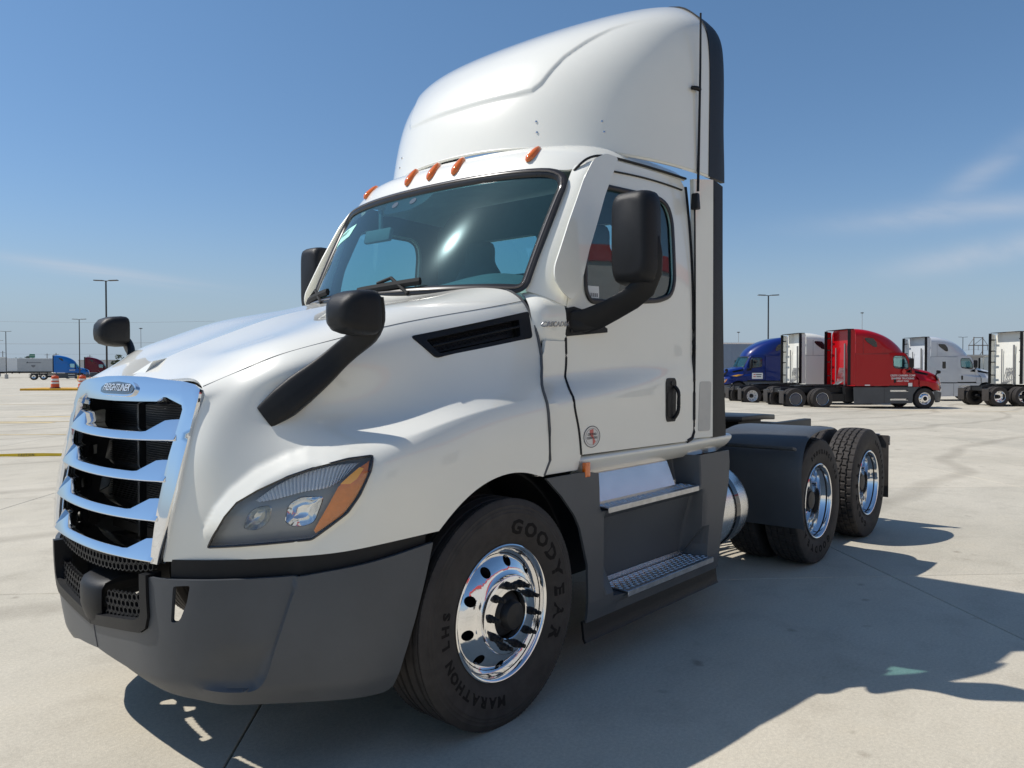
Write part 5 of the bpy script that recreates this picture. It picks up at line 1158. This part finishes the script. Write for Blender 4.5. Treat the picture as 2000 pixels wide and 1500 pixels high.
        # extender with black trailing edge
        def f_ext(par, s=s):
            V, F = patch_vf([(3.53,1.16),(3.74,1.16),(3.74,3.83),(3.53,3.80)], [], lambda x, z: np.array([x, s*(1.195-.03*max(0, z-3.55)), z]), .2, .02, (0, s, 0)); return MB().add(V, F).build('side_extender', WHITE, par, 30, fix=False)
        ex = add('side_extender_%d' % s, f_ext, paintm); ex.name = 'side_extender'
        def f_ed(par, s=s):
            V, F = patch_vf([(3.745,1.15),(3.90,1.15),(3.89,3.86),(3.745,3.86)], [], lambda x, z: np.array([x, s*(1.198-.03*max(0, z-3.55)), z]), .2, .03, (0, s, 0)); return MB().add(V, F).build('extender_edge', BLACK, par, 30, fix=False)
        o = add('extender_edge_%d' % s, f_ed, None, ex); o.name = 'extender_edge'
        def f_st(par, s=s):
            b_ = MB()
            for z in (1.6, 2.3, 2.9, 3.5): b_.box((3.72, s*1.05, z), (.05, .28, .05))
            return b_.build('extender_struts', BLACK, par, None)
        o = add('extender_struts_%d' % s, f_st, None, ex); o.name = 'extender_struts'
        def f_sk(par, s=s):
            V, F = patch_vf([(.64,.28),(3.55,.26),(3.58,1.06),(.30,1.06),(.45,.92),(.60,.70)], [rpoly([(.85,.84),(1.75,.84),(1.75,.92),(.85,.92)], .02), rpoly([(.85,.42),(1.75,.42),(1.75,.50),(.85,.50)], .02)], lambda x, z: np.array([x, s*1.195, z]), .15, .03, (0, s, 0)); return MB().add(V, F).build('side_skirt', GREY, par, 30, fix=False)
        k_ = add('side_skirt_%d' % s, f_sk, sk); k_.name = 'side_skirt'
        o = add('skirt_step_%d' % s, lambda par, s=s: MB().box((1.3, s*1.15, .85), (.9, .10, .02)).box((1.3, s*1.15, .43), (.9, .10, .02)).box((1.3, s*1.10, .66), (1.0, .02, .6)).build('skirt_step', BRUSH, par, None), None, k_); o.name = 'skirt_step'
        o = add('skirt_seam_%d' % s, lambda par, s=s: MB().box((2.05, s*1.197, .66), (.012, .004, .8)).build('skirt_seam', VOID, par, None), None, k_); o.name = 'skirt_seam'
    def f_back(par):
        b_ = MB().box((3.50, 0, 1.92), (.03, 2.36, 1.6)); V = [(3.5, y, z) for y, z in [(-w_, z) for w_, z in SRA]+[(w_, z) for w_, z in SRA[::-1]][1:]]; n = len(V); b_.add(V, [tuple(range(n))]); return b_.build('rear_panel', WHITE, par, None)
    rp_ = add('rear_panel', f_back, paintm)
    add('roof_visor', lambda par: MB().box((3.70, 0, 3.88), (.36, 2.1, .025)).build('roof_visor', BLACK, par, None), None)
    if detail:
        def f_ls(par):
            b_ = MB()
            for i in range(6): b_.tube(curve([(3.52,-.3+.12*i,2.0),(3.62,-.25+.1*i,1.7),(3.60,-.35+.14*i,1.45),(3.75,-.2+.08*i,1.25),(3.9,-.2+.08*i,1.15)], 12), .018, 5)
            b_.tube([(3.60,-.55,1.15),(3.60,-.55,3.0)], .03, 6); b_.tube([(3.60,.35,1.1),(3.60,.35,3.2)], .045, 8); return b_.build('hose_rack', mat('hose_grey', (.2,.2,.2), .5), par, 40)
        add('hose_rack', f_ls, None, rp_)
    MB().box((2.3, 0, .70), (3.0, 1.6, .7)).build('underbody_blocker', VOID, t, None) if 'underbody_blocker' not in _m else new_obj('underbody_blocker', _m['underbody_blocker'], None, t)
    _m.setdefault('underbody_blocker', t.children[-1].data)
    MB().box((4.2, -.0, .55), (1.0, 1.5, .35)).build('axle_mass', VOID, t, None) if 'axle_mass' not in _m else new_obj('axle_mass', _m['axle_mass'], None, t)
    if 'axle_mass' not in _m:
        for ch in t.children:
            if ch.name.startswith('axle_mass'): _m['axle_mass'] = ch.data
    return t
RED = paint('red_paint', (0.40, 0.002, 0.006), coat=.45, spec=.2); BLUE = paint('blue_paint', (0.006, 0.020, 0.14), coat=.5, spec=.2); LBLUE = paint('light_blue_paint', (0.012, 0.15, 0.48), coat=.5, spec=.2); MAROON = paint('maroon_paint', (0.12, 0.004, 0.014), coat=.5, spec=.2); SILVER = paint('silver_white_paint', (0.60, 0.62, 0.64))
H45 = rad(-45)
rt_ = sleeper_truck('red sleeper truck with white lettering on its door', 1807, 37.5, H45, RED)
wt1 = sleeper_truck('white sleeper truck just left of the red truck, partly hidden by it', 1697, 41.8, H45, WHITE, rims=mat('white_steel_rim', (.7,.7,.7), .4))
wt2 = sleeper_truck('white sleeper truck behind the red truck, with dark window in its sleeper side', 1926, 47.0, H45, SILVER, skirt=SILVER, sidewin=True)
wt3 = sleeper_truck('white sleeper truck at the right edge showing its rear frame and wheels', 2132, 40.0, H45, WHITE, tdx=-.15)
bt = sleeper_truck('dark blue sleeper truck facing left behind the white truck', 1442, 49, rad(135), BLUE)
bl = sleeper_truck('bright blue sleeper truck far off at the left by the orange barrels', 158, 124, rad(-21), LBLUE, detail=False, group='trucks far across the lot')
mr = sleeper_truck('maroon sleeper truck behind the bright blue truck', 212, 141, rad(-21), MAROON, detail=False, group='trucks far across the lot')
# wheel covers and door lettering of the red truck
for ch in [c for c in rt_.children if c.name.startswith('wheel') and c.location.x > 2]:
    V, F = lathe([(.02,.262),(-.004,.262),(-.012,.235),(-.016,0)], 40); cv = MB().add(V, F).build('wheel_cover', mat('wheel_cover_navy', (.05,.055,.075), .3, coat=.5), ch)
def door_text(t, s, size, x, z, mt, side=1): place_text('door_lettering', s, size, (x, side*1.185, z), (-side, 0, 0), (0, 0, 1), mt, t, bold=size*.02)
for s, z in (('CRETE CARRIER CORP', 1.62), ('SHAFFER TRUCKING', 1.48), ('USDOT 73705', 1.35)): door_text(rt_, s, .125 if z > 1.4 else .10, 1.12, z, WHITEP)
place_text('door_emblem', '♦', .3, (1.06, 1.19, 1.80), (-1, 0, 0), (0, 0, 1), REDP, rt_)
MB().box((.74, 1.186, 1.18), (.20, .006, .17)).build('door_placard', WHITEP, rt_, None); MB().box((2.9, 1.197, 1.16), (.26, .006, .05)).build('marker_strip', WHITEP, rt_, None)
MB().box((1.25, -1.19, 1.42), (.70, .006, .38)).build('door_placard', WHITEP, bt, None)
for i, (x, w_, m_) in enumerate(((1.06,.14,REDP),(1.34,.36,DARKP),(1.06,.16,REDP),(1.34,.30,DARKP))): MB().box((x, -1.195, 1.50-.13*(i//2)), (w_, .004, .05)).build('placard_line', m_, bt, None)
MB().prism([(-.45,-1.14,1.42),(.05,-1.21,1.52),(.35,-1.215,1.50),(-.1,-1.212,1.38)], (0, .02, 0)).build('hood_decal', mat('gold_decal', (.75,.36,.04), .4), bt, None)
MB().box((1.2, 1.19, 1.55), (.8, .006, .10)).build('door_decal', WHITEP, bl, None)
# low day cab truck further back
p_ = spot(1985, 57); dc = empty('day_cab_truck', p_, H45+math.pi, 'low white day cab truck far behind the white trucks on the right', 'truck', 'sleeper trucks parked on the lot'); del dc['group']
for n in ('hood', 'bumper', 'grille', 'windscreen', 'roof', 'rear_wall', 'dashboard', 'frame_rail', 'step_fairing'): 
    for o in hero(n): pick(o, dc, None)
for n in ('headlight', 'a_pillar', 'cowl_panel', 'door', 'door_mirror', 'cab_extender', 'fuel_tank', 'wheel'):
    for o in hero(n): pick(o, dc, None, ('window', 'tyre', 'mirror_arm', 'extender_edge', 'inner_tyre', 'lens'))
# ---- trailers
def trailer(label, px, d, head, L, mt, reefer=False, H=4.05):
    t = empty('trailer', spot(px, d), head+math.pi, label, 'trailer', 'box trailers parked on the lot')
    MB().box((L/2, 0, (H+1.15)/2), (L, 2.55, H-1.15)).build('box_body', mt, t, None, bevel=.03, bseg=1)
    for s in (-1, 1):
        for x in np.arange(.6, L-.3, 1.22): MB().box((x, s*1.278, (H+1.15)/2), (.03, .012, H-1.25)).build('side_rib', mt, t, None)
        MB().box((L/2, s*1.28, 1.17), (L, .02, .12)).build('side_rail', VOID, t, None); MB().box((L/2, s*1.28, H-.06), (L, .02, .10)).build('top_rail', BRUSH, t, None)
    MB().box((L/2, 0, 1.0), (L*.96, 1.1, .24)).build('chassis', VOID, t, None)
    for x in (L-2.6, L-1.35):
        for s in (-1, 1):
            w_ = new_obj('wheel', WD.data, None, t, (x, s*1.22, .505)); w_.rotation_euler.z = 0 if s < 0 else math.pi
            k_ = new_obj('tyre', TD, None, w_, (0, .125, 0)); k_ = new_obj('tyre', TD, None, w_, (0, .47, 0))
    for s in (-1, 1): MB().box((2.6, s*.8, .5), (.12, .12, 1.0)).build('landing_leg', VOID, t, None)
    if reefer:
        r_ = MB().box((-.28, 0, 2.9), (.5, 2.0, 1.9)).build('reefer_unit', mat('reefer_white', (.6,.6,.58), .4), t, None, bevel=.06); MB().box((-.2, 1.02, 3.3), (.34, .05, .8)).build('reefer_grille', VOID, r_, None); MB().tube([(-.5,.9,3.4),(-.75,.9,3.7),(-.6,.9,3.9)], .06, 6).build('reefer_hose', VOID, r_)
    return t
TRS = mat('trailer_silver', (.46,.47,.47), .45, .2, noise=.06, nscale=1.5); TRB = mat('trailer_blue_grey', (.22,.27,.34), .5, noise=.05, nscale=1.5); TRW = mat('trailer_white', (.62,.62,.60), .5, noise=.05, nscale=1.5)
trailer('plain blue grey box trailer behind the dark blue truck', 1535, 64, rad(-38), 15.5, TRB)
tl = trailer('long silver refrigerated trailer behind the bright blue truck', 104, 168, rad(-20), 14.6, TRS, True)
MB().box((7.6, 1.29, 2.65), (2.2, .012, 2.6)).build('side_poster', WHITEP, tl, None)
V = [(7.6+math.cos(a)*r_, 1.30, 2.4+math.sin(a)*r_*.7) for r_ in (.0, .6) for a in np.linspace(0, 6.28, 12, endpoint=False)]
MB().box((3.4, 1.29, 3.1), (2.4, .012, .16)).build('side_decal', mat('decal_grey', (.2,.2,.21), .6), tl, None); MB().prism([(4.9,1.285,3.0),(4.55,1.285,3.0),(4.65,1.285,3.35)], (0, .012, 0)).build('side_decal', DARKP, tl, None); MB().box((11.2, 1.29, 2.1), (2.6, .012, .10)).build('side_stripe', DARKP, tl, None); MB().prism([(3.2,1.285,2.6),(4.0,1.285,2.6),(3.95,1.285,2.3),(3.6,1.285,2.05),(3.25,1.285,2.3)], (0, .012, 0)).build('side_emblem', mat('decal_grey'), tl, None)
trailer('white box trailer cut off by the left edge', 13, 150, rad(-20), 14.6, TRW)
# ---- lamp posts
LMB = mat('lamp_post_bronze', (.035,.033,.032), .45); LBASE = mat('lamp_base_concrete', (.45,.43,.40), .8, noise=.1); YEL = mat('yellow_paint_worn', (.62,.33,.02), .6, noise=.15, nscale=5); 
def lamp(label, px, d, H=8.5, base=None, arm=0.95, r=.075, head=rad(-49), grp='twin lamp posts on the lot'):
    t = empty('lamp_post', spot(px, d), head, label, 'lamp post', grp)
    MB().tube([(0,0,.0),(0,0,H*.5),(0,0,H)], [r, r*.9, r*.8], 10).build('pole', LMB, t)
    for s in (-1, 1): MB().tube([(0,0,H-.05),(s*.25,0,H+.02)], .035, 6).build('arm', LMB, t); MB().box((s*(arm*.62), 0, H+.02), (arm*.75, .33, .075), Matrix.Rotation(-s*.04, 3, 'Y'), .9).build('lamp_head', LMB, t, None, bevel=.02, bseg=1)
    b_ = base or LBASE; MB().lathe([(0,.30),(.75,.30),(.78,.27),(.78,0)], 20, (0, 0, 0), 'z').build('footing', b_, t, 30)
    return t
lamp('tall twin lamp post rising behind the right hood mirror', 209, 60.5); lamp('twin lamp post on a yellow footing by the bright blue truck', 156, 106, base=YEL); lamp('twin lamp post on a grey footing before the silver trailer', 12.5, 139); lamp('twin lamp post at the very left edge, small with distance', -1, 183); lamp('small far twin lamp post just above the hood edge', 253, 213)
lamp('tall twin lamp post above the dark blue truck', 1500, 69.0); lamp('far twin lamp post beside the power pylon', 1880, 160)
def mast(label, px, d, H):
    t = empty('light_mast', spot(px, d), rad(-49), label, 'light mast', 'thin high masts on the skyline')
    MB().tube([(0,0,0),(0,0,H)], [.22,.12], 8).build('pole', mat('galvanised', (.35,.36,.37), .5, .3), t); MB().lathe([(H-.1,.2),(H+.1,.9),(H+.3,.9),(H+.5,.1)], 12, (0,0,0), 'z').build('head_ring', LMB, t)
mast('thin high light mast right above the hood nose', 276, 400, 22.5); mast('thin high light mast above the red truck cab', 1683, 400, 30.5); mast('thin light mast beside the dark lamp post', 1442, 420, 21.5)
# ---- utility poles and wires
WOODP = mat('weathered_wood', (.16,.13,.11), .85, noise=.2); 
def upole(label, px, d, H):
    t = empty('utility_pole', spot(px, d), rad(-49), label, 'utility pole', 'wooden poles on the skyline')
    MB().tube([(0,0,0),(0,0,H)], [.18,.13], 7).build('pole', WOODP, t); MB().box((0,0,H-.6), (2.2,.12,.12)).build('crossarm', WOODP, t, None)
for lb, px, d, H in (('wooden pole over the left end of the silver trailer', 6, 330, 9.5), ('wooden pole standing behind the middle of the silver trailer', 92.5, 330, 8.4), ('wooden pole just left of the bright blue cab roof', 110, 300, 8.0), ('wooden pole above the maroon truck roof', 176, 320, 7.6)): upole(lb, px, d, H)
py = empty('power_pylon', spot(1910, 330), rad(-49), 'wooden H frame power pylon on the right skyline', 'power pylon')
for s in (-1, 1): MB().tube([(s*1.9,0,0),(s*1.9,0,15.4)], [.28,.2], 8).build('pole', WOODP, py)
MB().box((0,0,11.8), (8.4,.3,.35)).build('crossarm', WOODP, py, None); MB().box((0,0,15.1), (4.2,.25,.25)).build('top_beam', WOODP, py, None)
MB().tube([(-1.9,0,3.5),(1.9,0,9.5)], .12, 6).build('brace', WOODP, py); MB().tube([(-4.0,0,11.9),(-1.9,0,14.9)], .09, 6).build('brace', WOODP, py); MB().tube([(4.0,0,11.9),(1.9,0,14.9)], .09, 6).build('brace', WOODP, py); MB().tube([(-1.9,0,11.9),(1.9,0,15)], .09, 6).build('brace', WOODP, py)
for x in (-4.0, 0, 4.0): MB().tube([(x,0,11.7),(x,0,9.7)], .10, 6).build('insulator', WOODP, py)
WIRE = mat('wire', (.10,.10,.11), .6)
def wire(label, pa, da, ha, pb, db, hb, sag, r=.035):
    a = np.array(spot(pa, da)); b_ = np.array(spot(pb, db)); a[2] = ha; b_[2] = hb
    P = [a+(b_-a)*t-np.array([0, 0, sag*4*t*(1-t)]) for t in np.linspace(0, 1, 16)]; o = MB().tube(P, r, 4).build('power_wire', WIRE, None); tag(o, label, 'wire', 'power lines on the skyline')
wire('upper power line crossing the sky left of the truck', -150, 330, 23, 420, 330, 22, 1.0); wire('lower power line sagging over the silver trailer', -150, 330, 13.0, 420, 330, 13.6, .9, .05); wire('power line running along the tops of the wooden poles', -150, 330, 8.6, 420, 330, 8.3, .5, .03)
wire('power line dropping right from the pylon', 1905, 330, 9.6, 2150, 260, 7.2, 1.5); wire('power line running left from the pylon behind the red truck', 1700, 330, 9.4, 1905, 330, 9.6, 1.0)
# ---- barrels, kerb, cone, tape
ORA = mat('barrel_orange', (.62,.085,.02), .5, noise=.12, nscale=6); BWH = mat('barrel_white_band', (.72,.70,.68), .45)
def barrel(label, px, d):
    t = empty('traffic_barrel', spot(px, d), 0, label, 'traffic barrel', 'orange barrels on the kerb island'); t.location.z += .15
    pr_ = [(.06,.29),(.30,.285),(.30,.275),(.52,.27),(.52,.26),(.74,.255),(.74,.245),(.90,.24),(.94,.20),(.95,.0)]
    MB().lathe(pr_, 24, (0,0,0), 'z').build('drum', ORA, t, 30)
    for z0, z1, r in ((.34,.48,.281), (.58,.72,.266)): MB().lathe([(z0,r-.006),(z0,r),(z1,r-.003),(z1,r-.01)], 24, (0,0,0), 'z').build('white_band', BWH, t, 30)
    MB().lathe([(0,.36),(.06,.35),(.075,.30)], 24, (0,0,0), 'z').build('rubber_base', RUBBER, t, 30); MB().tube([(-.1,0,.95),(-.06,0,1.02),(.06,0,1.02),(.1,0,.95)], .018, 6).build('handle', ORA, t)
barrel('orange and white traffic barrel standing clear of the truck', 107.5, 58); barrel('orange and white traffic barrel half hidden by the grille', 161, 58.4)
a = np.array(spot(38, 57.5)); b_ = np.array(spot(330, 57.5)); dv = (b_-a)/np.linalg.norm(b_-a); nv_ = np.array([-dv[1], dv[0], 0])
ks = MB(); P = [(0,0),(0,.13),(.02,.15),(.35,.15)]
kb = MB().prism([tuple(a+nv_*u-np.array([0,0,.05])) for u in (0, 3.0)]+[tuple(b_+nv_*u-np.array([0,0,.05])) for u in (3.0, 0)], (0, 0, .20)).build('kerb_island', YEL, None, None, bevel=.03, bseg=2); tag(kb, 'worn yellow painted kerb island under the orange barrels', 'kerb')
cn = empty('traffic_cone', spot(176, 100), 0, 'small orange traffic cone beside the yellow lamp footing', 'traffic cone'); MB().lathe([(.03,.17),(.68,.03),(.70,0)], 16, (0,0,0), 'z').build('cone_body', ORA, cn, 30); MB().box((0,0,.02), (.40,.40,.04)).build('cone_base', ORA, cn, None); MB().lathe([(.35,.108),(.35,.112),(.50,.082),(.50,.078)], 16, (0,0,0), 'z').build('cone_band', BWH, cn)
# caution tape lying on edge across the slabs
TAPE = mat('tape_yellow', (.70,.50,.03), .4); a = np.array([1.0, 13.44, 0.0]); b_ = np.array([3.4, 11.08, 0.0]); Pt = [a+(b_-a)*t for t in np.linspace(0, 1, 30)]
V = []; 
for i, p_ in enumerate(Pt):
    w_ = .03*math.sin(i*.7)*.4; V += [(p_[0]+w_*.7, p_[1]+w_*.7, .006+.006*abs(math.sin(i*.45))), (p_[0]+w_*.5-.01, p_[1]+w_*.5-.01, .066+.006*math.sin(i*.5))]
tp = mk('caution_tape', V, [(2*i, 2*i+2, 2*i+3, 2*i+1) for i in range(29)], TAPE, None, None); tag(tp, 'yellow caution tape with black letters lying across the concrete', 'caution tape')
ux = (b_-a)/np.linalg.norm(b_-a)
for s, t in (('CUIDADO', .20), ('CAUTION', .50), ('CUIDADO', .80)):
    o = a+(b_-a)*t; place_text('tape_lettering', s, .052, (o[0]-.022, o[1]-.022, .038), ux, (0, 0, 1), DARKP, tp, bold=.001, space=1.3)
# painted bay lines
def stripe(x0, y0, x1, y1, w, mt=None):
    d_ = np.array([x1-x0, y1-y0]); L = np.linalg.norm(d_); d_ /= L; n_ = np.array([-d_[1], d_[0]])*w/2; k_ = max(1, int(L/4)); V = []
    for i in range(k_+1):
        p_ = np.array([x0, y0])+d_*L*i/k_
        for s in (-1, 1): q_ = p_+s*n_; V.append((q_[0], q_[1], gz(*q_)+.005))
    mk('bay_line', V, [(2*i, 2*i+2, 2*i+3, 2*i+1) for i in range(k_)], mt or LINE, ground, None)
LINE = mat('faded_yellow_line', (.58,.44,.20), .8, noise=.25, nscale=4)
def diag(s, a0, a1, w=.12): stripe((s+a0)/2, (s-a0)/2, (s+a1)/2, (s-a1)/2, w)
diag(21.4, -22, -6); diag(28.3, -30, -8); diag(45, -55, -20); diag(62, -70, -30)
for px, py_, L in ((25, 825, 1.6), (118, 813, 1.6)):
    d = 1508.4*1.5813/(py_-720.0); q_ = spot(px, d); stripe(q_[0]-.6*L, q_[1]+.6*L, q_[0]+.5*L, q_[1]-.5*L, .32)
stripe(*spot(1500, 36)[:2], *spot(1990, 35)[:2], .10)
# ---- trees on the skyline
LEAF = mat('far_foliage', (.055,.075,.030), .8, noise=.4, nscale=.5); BARK = mat('bark', (.09,.07,.055), .9)
def tree(label, px, d, H, Wd, seed):
    rs = np.random.RandomState(seed); t = empty('tree', spot(px, d), 0, label, 'tree', 'trees on the skyline')
    MB().tube([(0,0,0),(.1,0,H*.4),(0,.1,H*.75)], [.25,.18,.06], 7).build('trunk', BARK, t)
    b_ = MB(); n = 900
    blobs = [(rs.uniform(-.5,.5)*Wd, rs.uniform(-.3,.3)*Wd, H*rs.uniform(.45,.9), Wd*rs.uniform(.13,.26)) for _ in range(11)]
    for i in range(n):
        bx = blobs[rs.randint(len(blobs))]; u = rs.normal(size=3); u /= np.linalg.norm(u); c_ = np.array(bx[:3])+u*bx[3]*rs.uniform(.6,1.1)*np.array([1,1,.75]); s_ = rs.uniform(.16,.36)
        e1 = rs.normal(size=3); e1 /= np.linalg.norm(e1); e2 = np.cross(e1, rs.normal(size=3)); e2 /= np.linalg.norm(e2); b_.add([c_-e1*s_, c_+e2*s_*.6, c_+e1*s_, c_-e2*s_*.6], [(0,1,2,3)])
    o = b_.build('crown', LEAF, t, None, fix=False); tag(o, kind='stuff')
tree('low dark tree over the left part of the silver trailer', 24, 300, 7.0, 6.5, 1); tree('low dark tree right of the first one over the silver trailer', 38, 305, 7.2, 7.5, 2); tree('small tree just above the hood left of the far lamp', 238, 260, 6.6, 5, 3); tree('small tree under the power pylon', 1913, 300, 6.8, 8, 4); tree('small tree beside the far white cab on the right', 1930, 310, 6.0, 6, 5)
# ---- green road sign and far buildings
gs = empty('road_sign', spot(63.5, 300), rad(-49)+.3, 'green road sign above the silver trailer roof', 'road sign'); MB().box((0,0,6.9), (1.9,.06,1.35)).build('board', mat('sign_green', (.02,.17,.10), .5), gs, None); MB().box((0,-.035,6.9), (1.6,.01,.12)).build('sign_line', WHITEP, gs, None)
for s in (-1, 1): MB().tube([(s*.6,.06,0),(s*.6,.06,7.2)], .06, 6).build('post', LMB, gs)
def building(label, px, d, head, L, D_, H, mt, cap=None, name='warehouse'):
    t = empty(name, spot(px, d), head, label, 'building')
    MB().box((0,D_/2,H/2), (L,D_,H)).build('wall', mt, t, None); MB().box((0,D_/2,H+.15), (L+.3,D_+.3,.3)).build('roof', cap or LBASE, t, None)
    for i, x in enumerate(np.arange(-L/2+3, L/2-2, 6.0)): MB().box((x,-.02,1.9), (3.0,.08,3.2)).build('dock_door', mat('dock_door_grey', (.5,.5,.5), .6), t, None)
    return t
building('low grey warehouse far behind the trucks on the right', 1990, 150, rad(-49), 40, 18, 4.4, mat('warehouse_wall', (.36,.34,.31), .8, noise=.05, nscale=.4))
building('low pale warehouse far off behind the maroon truck', 330, 300, rad(-49), 70, 20, 5.0, mat('warehouse_pale', (.5,.5,.48), .8))
# the sales building across the lot, on the viewer's side; seen as a reflection in the door window
sb = empty('sales_building', (45, -30, gz(45, -30)), 0, 'long grey sales building with red parapet, reflected in the door window', 'building')
MB().box((0,-8,5.5), (110,16,11.0)).build('wall', mat('sales_wall', (.50,.49,.46), .8, noise=.04, nscale=.3), sb, None); MB().box((0,-8,11.9), (110.6,16.6,1.8)).build('parapet', mat('sales_red', (.42,.03,.03), .6), sb, None)
for x in np.arange(-48, 52, 24): MB().box((x,.03,1.8), (5.0,.1,3.6)).build('shopfront', GLOSSB, sb, None)
